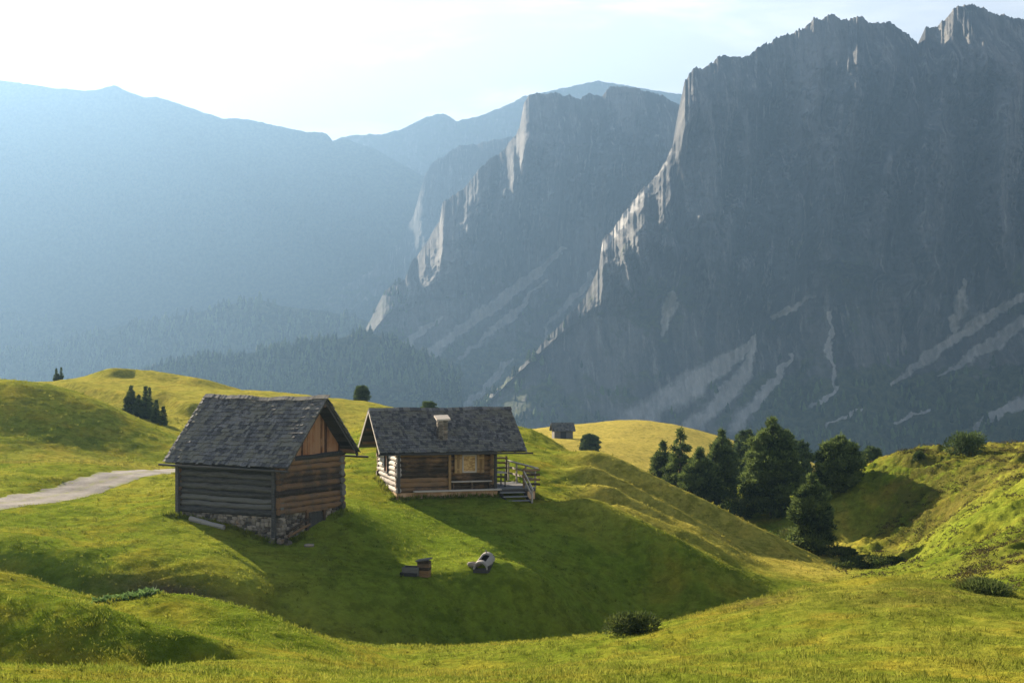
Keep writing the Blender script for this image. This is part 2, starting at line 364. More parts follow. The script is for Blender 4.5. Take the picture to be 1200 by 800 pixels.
def interp(pts, x):
    p = np.array(pts, float); return np.interp(x, p[:, 0], p[:, 1])
def jag(px, amp, seed):
    return amp * (fbm(px / 11 + seed, px * 0 + seed, 4, .65) * .9 + 1.1 * np.abs(perlin(px / 4.3 + seed, px * 0)) + .7 * np.abs(perlin(px / 1.9 + seed, px * 0)))
MASS = {}
def massif(name, crest, foot, px0, px1, step, Dc, Df, base, nc, nf, relief, seed, label, veg=None, scree=None, jagamp=2.0, flute=1.0, ribs=(), steep=True):
    """crest, foot: outlines (px,py); Dc, Df: distance of the crest and of the cliff foot; base: (distance, height) of the lowest edge"""
    px = np.arange(px0, px1 + step, step, dtype=float)
    cr = interp(crest, px) - jag(px, jagamp, seed); ft = np.maximum(interp(foot, px), cr + 2)
    dc = interp(Dc, px); df = interp(Df, px)
    ker = np.exp(-np.linspace(-2.2, 2.2, int(90 / step) | 1) ** 2); ker /= ker.sum(); pad = len(ker) // 2
    df = np.convolve(np.pad(df, pad, mode='edge'), ker, 'valid'); fh = np.convolve(np.pad(ft - cr, pad, mode='edge'), ker, 'valid')
    dc = df + (.24 if steep else 1.0) * fh / FPX * df + 6
    bD, bz = df - base[0], base[1]; bpy_ = HY - bz * FPX / bD
    tc_, tf = np.linspace(1, 0, nc), np.linspace(1, 0, nf, endpoint=False)
    py = np.concatenate([ft + (bpy_ - ft) * q for q in tf[:, None]] + [cr + (ft - cr) * q for q in tc_[:, None]]).reshape(nf + nc, -1)
    D = np.concatenate([df + (bD - df) * q ** 1.15 for q in tf[:, None]] + [dc + (df - dc) * q for q in tc_[:, None]]).reshape(nf + nc, -1)
    cl = np.concatenate([(1 - q) * .0 + .25 * (1 - q) for q in tf[:, None] * np.ones_like(px)] + [np.full_like(px, 1) * (.25 + .75 * min(1, (1 - q) * 4)) for q in tc_]).reshape(nf + nc, -1)
    PXg = np.broadcast_to(px, D.shape)
    k = np.interp(px, px, D.mean(0)) / 1500
    X, Z = (PXg - CX) * k, (HY - py) * k          # metres across and up, roughly
    wob = 14 * fbm(X / 90 + seed, Z / 120, 3)
    n1 = fbm((X + wob + .18 * Z) / (120 * flute) + seed, Z / 420 + seed, 3, .5, ridged=True)
    n2 = fbm((X + wob * .5) / (30 * flute) + seed * 2, Z / 150, 3, .5, ridged=True)
    n3 = fbm((X - Z * .25) / 9 + seed, Z / 16, 4, .6)
    led = fbm(Z / 26 + X / 240, X / 170 + seed, 3, .5)
    D = D - relief * cl * (58 * n1 + 25 * n2 + 6 * n3 + 9 * led) * np.clip(.08 + (py - cr) / 60, 0, 1)
    jx = PXg + 7 * fbm(PXg / 40 + seed, py / 30, 4, .6); jy = py + 6 * fbm(PXg / 40, py / 30 + seed, 3)
    for pts, A, wd in ribs:
        d, s_, r_ = poly_dist(jx, jy, pts)
        D = D - 1.1 * A * np.maximum(0, 1 - d / wd) ** 1.3 * smooth(.03, .42, r_) * smooth(1, .7, r_)
    D = D - relief * (1 - cl) * (10 * fbm(X / 60 + Z / 80 + seed, Z / 160 - X / 200, 4, .55) + 2 * fbm(X / 8, Z / 8, 3))
    # the back of the mountain
    bk = []
    for dd, dz in ((60, 25), (260, 140), (700, 420)):
        q = dc + dd; bk.append((np.stack([(px - CX) / FPX * dc, q, -(cr - HY) / FPX * dc - dz], -1)))
    V = np.concatenate([np.stack([(PXg - CX) / FPX * D, D, -(py - HY) / FPX * D], -1), np.array(bk)])
    V[..., 2] = np.maximum(V[..., 2], -340)
    nr = V.shape[0]; va = np.zeros(V.shape[:2]); sa = np.zeros(V.shape[:2])
    if veg: va[:nf + nc] = veg(PXg, py, cl)
    if scree:
        WX = PXg + 5 * fbm(PXg / 22, py / 22, 4, .6); WY = py + 4 * fbm(PXg / 22 + 7, py / 22, 4, .6)
        for pts, wd in scree:
            q = np.array(pts); m = max(wd) * 1.5 + 12
            bb = (PXg > q[:, 0].min() - m) & (PXg < q[:, 0].max() + m) & (py > q[:, 1].min() - m) & (py < q[:, 1].max() + m)
            d, s_, r_ = poly_dist(WX[bb], WY[bb], pts)
            ww = np.interp(r_, np.linspace(0, 1, len(wd)), wd)
            sub = sa[:nf + nc]; sub[bb] = np.maximum(sub[bb], smooth(1.3, .2, d / ww) * (.62 + .38 * smooth(1, .5, r_)))
    va[:nf + nc] *= 1 - sa[:nf + nc]
    me = np_mesh(name, V.reshape(-1, 3), grid_faces(nr, len(px)), True, {'veg': va.ravel(), 'scree': sa.ravel()}, M['rock'])
    MASS[name + label] = (px, py, D, va[:nf + nc])
    return tag(link(name, me), label, 'mountain', kind='structure')

RIGHT_CREST = [(540,500),(575,462),(610,430),(645,395),(675,362),(692,336),(703,312),(706,284),(728,256),(742,236),(765,212),(781,188),(792,160),(798,125),(802,96),(811,81),(829,79),(842,68),(866,65),(872,69),(890,57),(905,48),(918,40),(930,40),(942,35),(953,24),(977,20),(1006,23),(1025,28),(1043,25),(1056,37),(1066,46),(1076,53),(1085,33),(1100,31),(1117,10),(1133,6),(1174,17),(1200,26),(1260,20),(1350,60),(1500,40),(1700,90)]
RIGHT_FOOT = [(540,504),(600,445),(655,396),(690,372),(706,372),(760,380),(800,352),(850,400),(885,390),(930,395),(960,352),(1000,345),(1060,420),(1100,405),(1160,370),(1200,330),(1300,280),(1500,250),(1700,260)]
def veg_r(px, py, cl):
    low = smooth(395, 470, py + 12 * fbm(px / 40, py / 25, 4))
    mid = .62 * np.exp(-((px - 770) / 60) ** 2 - ((py - 350) / 45) ** 2) + .6 * np.exp(-((px - 990) / 50) ** 2 - ((py - 320) / 40) ** 2)
    led = .30 * smooth(120, 330, py)
    return np.clip(np.maximum(np.maximum(low * (.5 + .5 * smooth(820, 960, px)), mid), led), 0, 1)
SCR_LIT_R = [([(884,396),(850,425),(800,458),(735,496)], [4,14,24,22]), ([(884,400),(872,440),(835,480),(790,515)], [4,13,14,16]),
         ([(930,415),(900,455),(862,500)], [3,7,13]), ([(905,372),(925,362),(950,348)], [4,5,4]), ([(792,345),(784,362),(775,392)], [5,10,4]),
         ([(1215,338),(1150,375),(1085,420),(1045,452)], [5,9,9,4]), ([(1210,368),(1165,402),(1100,440)], [8,9,3]), ([(1215,462),(1180,478),(1140,502)], [8,10,5]),
         ([(985,455),(950,478)], [2,4]), ([(1130,330),(1125,360),(1115,390)], [3,14,4]), ([(706,290),(728,262),(745,240),(780,192)], [7,6,5,4]),  # last stroke is sunlight along the left arete, put in as pale colour
         ([(974,365),(972,410),(978,460)], [3,4,3]), ([(1090,478),(1050,494)], [3,3]), ([(1010,480),(970,500)], [3,3])]
RIBS_R = [([(1076,48),(1052,110),(1020,180),(995,260),(975,345)], -85, 26), ([(930,38),(915,120),(893,200),(870,290),(845,360)], -60, 20), ([(953,22),(950,110),(935,200),(920,290),(930,380)], 60, 24),
          ([(842,68),(838,140),(815,220),(800,300),(790,350)], 18, 22), ([(866,66),(862,150),(850,230),(835,320)], -50, 16), ([(1005,24),(1000,100),(975,170),(955,250),(960,330)], 55, 24),
          ([(1120,12),(1112,110),(1090,200),(1075,290),(1060,400)], 70, 28), ([(1160,14),(1150,120),(1135,220),(1120,330)], -60, 20), ([(1200,26),(1185,130),(1170,240),(1180,340)], 60, 24), ([(806,92),(798,150),(770,220),(740,280),(716,335)], 14, 18),
          ([(760,225),(775,280),(770,340)], -20, 18), ([(1040,30),(1035,120),(1048,220),(1040,320)], 45, 18), ([(900,330),(980,300),(1060,330),(1150,290)], 34, 16), ([(780,260),(860,240),(930,270)], 26, 12), ([(1000,180),(1080,150),(1180,175)], 24, 12)]
RIBS_M = [([(706,112),(700,170),(680,230),(665,280)], -70, 16), ([(620,112),(612,170),(585,240),(560,320)], 12, 22), ([(669,112),(660,180),(640,250),(620,310)], 55, 18), ([(640,110),(636,180),(612,260),(590,320)], -50, 14),
          ([(729,102),(726,170),(705,240)], 55, 16), ([(760,108),(748,180),(720,250)], -45, 14), ([(564,196),(548,260),(520,340)], 10, 16), ([(515,258),(500,310),(470,370)], 8, 14), ([(590,180),(575,240),(545,310)], -45, 12)]
massif('mountain', RIGHT_CREST, RIGHT_FOOT, 540, 1640, MSTEP, [(540,1600),(655,1640),(700,1650),(800,1650),(950,1600),(1200,1500),(1640,1400)],
       [(540,1270),(655,1320),(700,1345),(800,1400),(950,1420),(1200,1395),(1640,1360)], (190, -110), int(520/MSTEP), int(300/MSTEP), 1.0, 3.7,
       'massive dark grey cliff face rising on the right with a notched summit ridge', veg_r, SCR_LIT_R, 3.6, 1.0, RIBS_R)

MID_CREST = [(380,440),(415,400),(432,380),(442,358),(451,341),(474,327),(484,305),(496,290),(507,272),(515,260),(519,237),(530,232),(545,219),(564,196),(578,184),(590,177),(602,163),(609,151),(614,121),(620,112),(642,109),(669,113),(680,117),(691,110),(706,114),(714,102),(729,102),(755,107),(777,112),(796,125),(850,130),(950,160)]
MID_FOOT = [(380,446),(432,400),(460,372),(500,352),(545,350),(590,320),(640,305),(680,270),(760,260),(950,260)]
def veg_m(px, py, cl):
    low = smooth(385, 450, py + 12 * fbm(px / 40, py / 25, 4))
    return np.clip(.75 * low + .4 * smooth(250, 380, py) , 0, 1)
SCR_M = [([(662,292),(610,335),(555,375),(490,425),(440,455)], [3,9,9,9,10]), ([(640,330),(600,368),(540,420)], [3,5,4]), ([(520,370),(480,400),(440,430)], [3,7,5]),
         ([(600,420),(570,450),(545,480)], [2,6,8]), ([(640,385),(648,420),(655,450)], [3,5,5]), ([(700,320),(670,350),(640,385)], [3,6,3])]
massif('mountain', MID_CREST, MID_FOOT, 380, 880, MSTEP, [(380,2060),(450,2060),(600,2030),(700,2000),(880,1950)], [(380,1760),(450,1830),(600,1960),(700,2000),(880,1980)],
       (330, -170), int(380/MSTEP), int(200/MSTEP), 1.0, 11.2, 'flat topped blue grey cliff in the middle of the range', veg_m, SCR_M, 2.4, 1.2, RIBS_M)

THIRD_CREST = [(150,452),(230,425),(300,398),(350,375),(380,355),(402,335),(436,316),(470,282),(485,252),(494,219),(498,204),(507,191),(526,179),(541,170),(560,170),(579,164),(601,161),(640,158),(720,170)]
massif('mountain', THIRD_CREST, [(150,456),(350,395),(450,360),(540,300),(720,280)], 150, 720, MSTEP * 1.3, [(150,2950),(450,2920),(720,2850)], [(150,2720),(450,2850),(720,2920)],
       (500, -250), int(240/MSTEP), int(80/MSTEP), 1.2, 23.1, 'hazy stepped rock shoulder behind the middle cliff', lambda a, b, c: .6 * smooth(260, 380, b), [], 2.2, 1.3)

FAR_CREST = [(-400,120),(-150,80),(0,94),(20,97),(60,103),(100,107),(118,105),(134,100),(150,108),(168,114),(185,114),(215,124),(260,139),(290,140),(330,149),(360,155),(382,156),(390,165),(405,163),(440,175),(520,220),(640,300)]
massif('mountain', FAR_CREST, [(-400,330),(640,330)], -400, 640, 2.5, [(-400,3650),(640,3750)], [(-400,3400),(640,3500)], (420, -300), 130, 30, .9, 31.7,
       'long pale blue ridge with a small central peak on the left skyline', lambda a, b, c: .9 + 0 * a, [], .8, 2.0)
FAR2 = [(300,190),(388,166),(400,161),(420,158),(448,158),(475,150),(500,137),(520,133),(535,142),(545,140),(560,137),(590,125),(615,113),(700,95),(790,110),(815,112),(900,140)]
massif('mountain', FAR2, [(300,330),(900,330)], 300, 900, 2.5, [(300,4050),(900,4120)], [(300,3950),(900,4000)], (110, -300), 100, 16, 1.5, 44.9,
       'palest farthest peak fading into the haze above the rock shoulder', lambda a, b, c: .5 + 0 * a, [], 1.0, 2.0)

# wooded spurs in the valley
SPUR_A = [(140,452),(175,437),(200,427),(240,421),(280,416),(320,409),(360,403),(400,396),(425,388),(470,400),(540,440)]
SPUR_B = [(-200,418),(0,413),(40,406),(70,402),(110,390),(150,380),(200,372),(240,364),(280,354),(305,351),(330,359),(370,363),(420,372),(480,400)]
SPUR_C = [(-200,350),(0,364),(40,369),(70,377),(90,386),(140,402),(220,420)]
for crest, p0, p1, D0, lab, sd in ((SPUR_A, 140, 540, 1450, 'nearest wooded spur below the middle cliff', 5.5), (SPUR_B, -200, 480, 2050, 'wooded spur crossing the valley left of the rock shoulder', 8.8), (SPUR_C, -200, 220, 2600, 'faint low spur at the far left valley side', 14.2)):
    massif('hill', crest, [(p0, 470), (p1, 470)], p0, p1, 2, [(p0, D0), (p1, D0)], [(p0, D0 - 20), (p1, D0 - 20)], (150, -220), 60, 16, .35, sd, lab, lambda a, b, c: 1 + 0 * a, [], .5, 1.5)
# ------------------------------------------------------------------ mesh builder for timber work
rng = random.Random(4)
class MB:
    def __init__(s): s.v = []; s.f = []; s.r = []
    def add(s, vs, fs, r=None):
        b = len(s.v); r = rng.random() if r is None else r
        s.v += [tuple(p) for p in vs]; s.f += [tuple(i + b for i in f) for f in fs]; s.r += [r] * len(vs)
    def box(s, x0, x1, y0, y1, z0, z1, r=None, jit=0.0):
        j = lambda: rng.uniform(-jit, jit)
        vs = [(x + j(), y + j(), z + j()) for z in (z0, z1) for y in (y0, y1) for x in (x0, x1)]
        s.add(vs, [(2,3,1,0),(4,5,7,6),(0,1,5,4),(3,2,6,7),(2,0,4,6),(1,3,7,5)], r)
    def obox(s, c, ax, ay, az, r=None):
        """box from centre and three half-axis vectors"""
        vs = [tuple(c[i] + sx * ax[i] + sy * ay[i] + sz * az[i] for i in range(3)) for sz in (-1, 1) for sy in (-1, 1) for sx in (-1, 1)]
        s.add(vs, [(2,3,1,0),(4,5,7,6),(0,1,5,4),(3,2,6,7),(2,0,4,6),(1,3,7,5)], r)
    def beam(s, a, b, wdt, hgt, r=None):
        """square timber from a to b"""
        a = np.array(a, float); b = np.array(b, float); d = b - a; L = np.linalg.norm(d); d /= L
        up = np.array([0, 0, 1.0]) if abs(d[2]) < .95 else np.array([0, 1.0, 0])
        sd = np.cross(d, up); sd /= np.linalg.norm(sd); up = np.cross(sd, d)
        s.obox((a + b) / 2, d * L / 2, sd * wdt / 2, up * hgt / 2, r)
    def log(s, a, b, ra, rb=None, n=8, seg=5, wob=.02, sq=1.0, r=None):
        """a round timber with a slightly wandering surface, capped"""
        rb = ra if rb is None else rb
        a = np.array(a, float); b = np.array(b, float); d = b - a; L = np.linalg.norm(d); d /= L
        up = np.array([0, 0, 1.0]) if abs(d[2]) < .95 else np.array([0, 1.0, 0])
        sd = np.cross(d, up); sd /= np.linalg.norm(sd); up = np.cross(sd, d)
        vs = []; fs = []; ph = rng.uniform(0, 6.28)
        for i in range(seg + 1):
            q = i / seg; c = a + d * L * q + up * rng.uniform(-wob, wob) + sd * rng.uniform(-wob, wob) * .5; rr = ra + (rb - ra) * q
            for k in range(n):
                an = ph + 2 * math.pi * k / n; k2 = rr * (1 + rng.uniform(-.07, .07))
                vs.append(c + sd * math.cos(an) * k2 + up * math.sin(an) * k2 * sq)
        for i in range(seg):
            for k in range(n):
                p, q2 = i * n + k, i * n + (k + 1) % n
                fs.append((p, q2, q2 + n, p + n))
        fs.append(tuple(range(n - 1, -1, -1))); fs.append(tuple(seg * n + k for k in range(n)))
        s.add(vs, fs, r)
    def stone(s, c, rx, ry, rz, r=None):
        vs = []; fs = []; n, m = 7, 4
        sd = rng.random() * 50
        for i in range(m + 1):
            th = math.pi * i / m
            for k in range(n):
                an = 2 * math.pi * k / n
                q = 1 + rng.uniform(-.16, .16)
                f = lambda u: math.copysign(abs(u) ** .7, u)
                vs.append((c[0] + rx * q * f(math.sin(th) * math.cos(an)), c[1] + ry * q * f(math.sin(th) * math.sin(an)), c[2] + rz * q * f(math.cos(th))))
        for i in range(m):
            for k in range(n):
                p, q2 = i * n + k, i * n + (k + 1) % n
                fs.append((p, p + n, q2 + n, q2))
        s.add(vs, fs, r)
    def build(s, name, mat, parent=None, smooth=False):
        me = bpy.data.meshes.new(name); me.from_pydata(s.v, [], s.f); me.update()
        me.attributes.new('rnd', 'FLOAT', 'POINT').data.foreach_set('value', np.array(s.r, np.float32))
        if smooth: me.polygons.foreach_set('use_smooth', np.ones(len(me.polygons), bool))
        me.materials.append(mat)
        return link(name, me, parent)
def empty(name, loc, rz=0.0):
    o = bpy.data.objects.new(name, None); COL.objects.link(o); o.location = loc; o.rotation_euler = (0, 0, rz); o.empty_display_size = .3; return o
def gz_(x, y): return float(ground(np.array([x]), np.array([y]))[0])

def wood(name, dark, light, warm=None, grain=(1.2, 9, 14), rough=.85, streak=.5):
    m, t = new_mat(name); ob = t.obj(); rnd = t.attr('rnd')
    g = t.noise(t.map(ob, grain), 2.2, 5, .7, .5); g2 = t.noise(ob, 1.3, 4, .6)
    f = t.math('ADD', t.math('MULTIPLY', g, .75), t.math('MULTIPLY', rnd, streak))
    c = t.mix(t.ramp(f, .28, .84), dark, light)
    if warm: c = t.mix(t.math('MULTIPLY', t.ramp(t.math('ADD', g2, t.math('MULTIPLY', rnd, .3)), .52, .8), .8), c, warm)
    t.out(c, rough, t.bump(g, .5, .02), .2); M[name] = m; return m
wood('barn_wood', (.014, .0135, .0125), (.110, .102, .090))
wood('barn_log', (.016, .012, .009), (.125, .088, .058), (.15, .08, .036), streak=.35)
wood('gable_board', (.022, .011, .006), (.205, .088, .038), (.23, .13, .07), (9, 9, 1.0), streak=.75)
wood('shingle', (.030, .029, .029), (.19, .18, .175), (.12, .11, .08), (6, 6, 3), streak=.30)
wood('hut_log', (.020, .014, .008), (.145, .095, .054), (.18, .10, .045), streak=.35)
wood('pale_wood', (.13, .11, .09), (.36, .31, .26), None)
wood('end_wall_lit', (.17, .14, .12), (.37, .32, .28), None)  # lighter copy of the hut logs, with the sunlight put into the colour
wood('grey_wood', (.07, .062, .055), (.24, .215, .185))
wood('dark_beam', (.014, .013, .012), (.055, .05, .044))
wood('shutter_wood', (.13, .075, .03), (.33, .21, .09), None, (9, 9, 1.2))
wood('red_wood', (.09, .03, .015), (.22, .085, .04), None, (9, 9, 1.2))
wood('deck_wood', (.05, .05, .05), (.20, .195, .19))
m, t = new_mat('rubble'); ob = t.obj(); rnd = t.attr('rnd'); f = t.math('ADD', t.math('MULTIPLY', rnd, .7), t.math('MULTIPLY', t.noise(ob, 5, 5, .7), .5))
t.out(t.mix(t.math('MULTIPLY', t.ramp(t.noise(ob, 2.2, 3), .55, .75), .6), t.mix(t.ramp(f, .2, .95), (.05, .042, .033), (.235, .195, .15)), (.32, .20, .12)), .9, t.bump(t.noise(ob, 14, 5, .7), .6, .03), .2); M['rubble'] = m
m, t = new_mat('plaster'); ob = t.obj()
t.out(t.mix(t.ramp(t.noise(ob, 2.5, 5, .7), .35, .7), (.30, .17, .085), (.45, .29, .17)), .9, t.bump(t.noise(ob, 12, 5, .7), .4, .02), .2); M['plaster'] = m
m, t = new_mat('mortar'); ob = t.obj(); t.out(t.mix(t.noise(ob, 4, 4), (.10, .09, .075), (.20, .18, .15)), .95); M['mortar'] = m
m, t = new_mat('window_glass'); ob = t.obj()
t.out(t.mix(t.ramp(t.noise(t.map(ob, (3, 3, 6)), 2, 3), .4, .6), (.22, .12, .05), (.42, .26, .12)), .12, None, .5); M['window_glass'] = m
m, t = new_mat('iron'); t.out((.04, .038, .036), .5, None, .5, Metallic=.8); M['iron'] = m

def log_wall(name, a, b, z0, z1, n, mat, parent, ext=.22, rad=None, wob=.02, notch=True):
    """a wall of stacked squared logs from a to b (local xy)"""
    mb = MB(); a = np.array(a, float); b = np.array(b, float); d = (b - a) / np.linalg.norm(b - a); h = (z1 - z0) / n
    for i in range(n):
        e0, e1 = ext * rng.uniform(.6, 1.3), ext * rng.uniform(.6, 1.3); z = z0 + h * (i + .5) + rng.uniform(-.012, .012)
        p, q = a - d * e0, b + d * e1; k = rng.uniform(.92, 1.08)
        mb.log((*p, z), (*q, z + rng.uniform(-.03, .03)), h * .54 * k, h * .49 * k, 10, 11, wob)
    c = (a + b) / 2; nrm = np.array([-d[1], d[0]])
    mb.obox((c[0], c[1], (z0 + z1) / 2), (*(b - a) / 2, 0), (*(nrm * .05), 0), (0, 0, (z1 - z0) / 2), .05)
    return mb.build(name, mat, parent, False)

def shingle_side(mb, x0, x1, ey, ez, ry, rz, course, wmin, wmax, sag):
    """rows of hand split shingles on one slope, from the eave (ey,ez) up to the ridge (ry,rz)"""
    L = math.hypot(ry - ey, rz - ez); uy, uz = (ry - ey) / L, (rz - ez) / L; ny, nz = -uz, uy
    if nz < 0: ny, nz = -ny, -nz
    rows = int(math.ceil(L / course))
    for i in range(rows):
        s0 = i * L / rows; x = x0 - rng.uniform(0, .12); row_r = rng.uniform(-.08, .08)
        while x < x1:
            wd = rng.uniform(wmin, wmax); a, b = max(x, x0 - .03), min(x + wd - .012, x1 + .03)
            if b - a > .03:
                sl = s0 - rng.uniform(-.02, .05) - (.06 if rng.random() < .05 else 0); ln = course * 1.75
                lift = .058 + rng.uniform(-.008, .02); th = .028
                def pt(xx, ss, hh):
                    g = sag(xx) * ss / L
                    return (xx, ey + uy * ss + ny * hh, ez + uz * ss + nz * hh + g)
                tw = rng.uniform(-.012, .012)
                e = min(sl + ln, L + .02)
                vs = [pt(a, sl, lift - tw), pt(b, sl + rng.uniform(-.015, .015), lift + tw), pt(a, e, .008), pt(b, e, .008),
                      pt(a, sl, lift + th - tw), pt(b, sl, lift + th + tw), pt(a, e, .008 + th), pt(b, e, .008 + th)]
                mb.add(vs, [(2,3,1,0),(4,5,7,6),(0,1,5,4),(3,2,6,7),(2,0,4,6),(1,3,7,5)], min(1, max(0, rng.random() * .9 + row_r)))
            x += wd
def slab_side(mb, x0, x1, ey, ez, ry, rz, th, n, sag, gap=.01):
    """the boards under the shingles, running along the roof"""
    L = math.hypot(ry - ey, rz - ez); uy, uz = (ry - ey) / L, (rz - ez) / L; ny, nz = -uz, uy
    if nz < 0: ny, nz = -ny, -nz
    for i in range(n):
        a, b = L * i / n + gap / 2, L * (i + 1) / n - gap / 2; c = (a + b) / 2
        for j in range(6):
            xa, xb = x0 + (x1 - x0) * j / 6, x0 + (x1 - x0) * (j + 1) / 6
            g0, g1 = sag(xa) * c / L, sag(xb) * c / L
            vs = []
            for hh in (-th, 0):
                for ss in (a, b):
                    for xx, g in ((xa, g0), (xb, g1)): vs.append((xx, ey + uy * ss + ny * hh, ez + uz * ss + nz * hh + g))
            mb.add(vs, [(2,3,1,0),(4,5,7,6),(0,1,5,4),(3,2,6,7),(2,0,4,6),(1,3,7,5)])

# ------------------------------------------------------------------ the barn
BL, BW = 6.05, 4.35
bx, by, _ = at(329, 632, 60)
barn = tag(empty('barn', (bx, by, -7.9), R(-30)), 'dark weathered log barn with steep shingle roof, reddish board gable and stone plinth', 'barn')
sagf = lambda x: .03 * math.sin(x * 1.1 + 1) - .05 * math.sin(math.pi * min(1, max(0, (x + BL + .5) / (BL + 1.4)))) + .03 * math.sin(x * 2.7)
ry_, rz_ = BW / 2, 6.4
mb = MB(); shingle_side(mb, -BL - .5, .92, -.62, 3.42, ry_ + .02, rz_ + .03, .245, .13, .30, sagf)
shingle_side(mb, -BL - .5, .92, BW + .34, 3.80, ry_ - .02, rz_ + .03, .245, .13, .30, sagf)
x = -BL - .5
while x < .9:
    wd = rng.uniform(.14, .26); mb.obox((x + wd / 2, ry_ - .05, rz_ + .075 + sagf(x) + rng.uniform(-.006, .008)), (wd * .48, 0, 0), (0, .11, .085), (0, -.012, .014)); x += wd
roof = mb.build('roof', M['shingle'], barn)
mb = MB(); slab_side(mb, -BL - .46, .88, -.58, 3.41, ry_, rz_ - .02, .035, 13, sagf); slab_side(mb, -BL - .46, .88, BW + .30, 3.79, ry_, rz_ - .02, .035, 13, sagf)
mb.build('roof_boarding', M['dark_beam'], roof)
for yy, zz in ((-.08, 3.75), (BW + .08, 3.9), (ry_, 6.12)):
    mb = MB(); mb.log((-BL - .42, yy, zz), (.82, yy, zz + sagf(.8) * .5), .10, .10, 8, 4); mb.build('purlin', M['barn_log'], roof)
for xx in (.80,):
    for ey, ez in ((-.60, 3.34), (BW + .33, 3.70)):
        mb = MB(); mb.beam((xx, ey, ez), (xx, ry_, rz_ - .10), .05, .12); mb.build('rafter', M['dark_beam'], roof)
for (ya, za, xa, xb) in ((-.70, 3.33, -BL - .72, 1.0), (BW + .42, 3.70, -BL - .6, 1.35)):
    mb = MB(); mb.log((xa, ya, za), (xb, ya, za - .06), .055, .05, 8, 8, .012); g = mb.build('gutter', M['dark_beam'], roof)
# walls
log_wall('wall', (-BL, 0), (-.02, 0), 1.12, 3.62, 9, M['barn_wood'], barn, .12, wob=.032)
log_wall('wall', (0, 0), (0, BW), 1.24, 3.72, 9, M['barn_log'], barn, .24, wob=.025)
log_wall('wall', (-BL, 0), (-BL, BW), 1.24, 3.72, 9, M['barn_log'], barn, .2)
log_wall('wall', (-BL, BW), (0, BW), 1.12, 3.62, 8, M['barn_wood'], barn, .2)
for xg, lab in ((.02, None), (-BL - .02, None)):
    mb = MB(); y = .05
    while y < BW - .05:
        wd = rng.uniform(.13, .22); y2 = min(y + wd, BW - .05); roof_at = lambda yy: (3.42 + (yy + .62) * (rz_ - 3.42) / (ry_ + .62)) if yy < ry_ else (3.80 + (BW + .34 - yy) * (rz_ - 3.80) / (BW + .34 - ry_))
        o_ = rng.uniform(0, .025); z0 = 3.70 - rng.uniform(0, .06); za, zb = roof_at(y) - .09 + sagf(xg), roof_at(y2) - .09 + sagf(xg)
        if max(za, zb) > z0 + .05:
            za, zb = max(za, z0 + .02), max(zb, z0 + .02)
            a, b = y + .004, y2 - .008
            x0, x1 = xg - .03 + o_, xg + o_
            mb.add([(x0,a,z0),(x1,a,z0),(x0,b,z0),(x1,b,z0),(x0,a,za),(x1,a,za),(x0,b,zb),(x1,b,zb)], [(2,3,1,0),(4,5,7,6),(0,1,5,4),(3,2,6,7),(2,0,4,6),(1,3,7,5)])
        y = y2
    mb.build('gable', M['gable_board'], barn)
mb = MB(); mb.log((.06, -.1, 3.70), (.06, BW + .25, 3.80), .13, .12, 9, 6); mb.build('tie_beam', M['dark_beam'], barn)
for xx, zb in ((-.20, .25), (-BL + .02, .9)):
    mb = MB(); mb.beam((xx, -.24, zb), (xx, -.24, 3.55), .17, .15); mb.build('corner_post', M['barn_wood'], barn)
# plinth of rubble stone
pl = MB()
pl.box(-BL + .05, -.05, .02, .35, -.9, 1.12, .1); pl.box(-.38, -.06, .36, BW - .05, -.9, 1.2, .1)
pl.box(-BL + .02, -BL + .35, .36, BW - .05, -.9, 1.2, .1); pl.box(-BL + .36, -.39, BW - .35, BW - .03, -.9, 1.1, .1)
plinth = pl.build('plinth', M['mortar'], barn)
mb = MB()
def rub(a, b, z0, z1, nx, ny, skip=None):
    a = np.array(a, float); b = np.array(b, float); L = np.linalg.norm(b - a); d = (b - a) / L; z = z0
    while z < z1:
        hh = rng.uniform(.10, .20); s = 0
        while s < L:
            ww = rng.uniform(.14, .38); zc = z + hh / 2 + rng.uniform(-.02, .02)
            if not (skip and skip(s + ww / 2, zc)):
                p = a + d * (s + ww / 2)
                mb.stone((p[0] + nx * rng.uniform(-.02, .03), p[1] + ny * rng.uniform(-.02, .03), zc), max(.06, abs(d[0]) * ww * .52), max(.06, abs(d[1]) * ww * .52), hh * .54)
            s += ww
        z += hh
rub((-BL + .1, 0), (-.05, 0), -.15, 1.05, 0, -1)
mb.build('stonework', M['rubble'], plinth); mb = MB()
rub((-.04, .05), (-.04, 1.68), -.15, 1.15, 1, 0)
mb.build('stonework', M['rubble'], plinth); mb = MB()
rub((-.04, 3.12), (-.04, BW - .05), -.15, 1.15, 1, 0)
mb.build('stonework', M['rubble'], plinth)
mb = MB()
for k in range(16): mb.stone((rng.uniform(-.45, .35), rng.uniform(-.35, .55), rng.uniform(-.25, .28)), rng.uniform(.10, .22), rng.uniform(.10, .2), rng.uniform(.07, .15))
mb.build('corner_stones', M['rubble'], plinth)
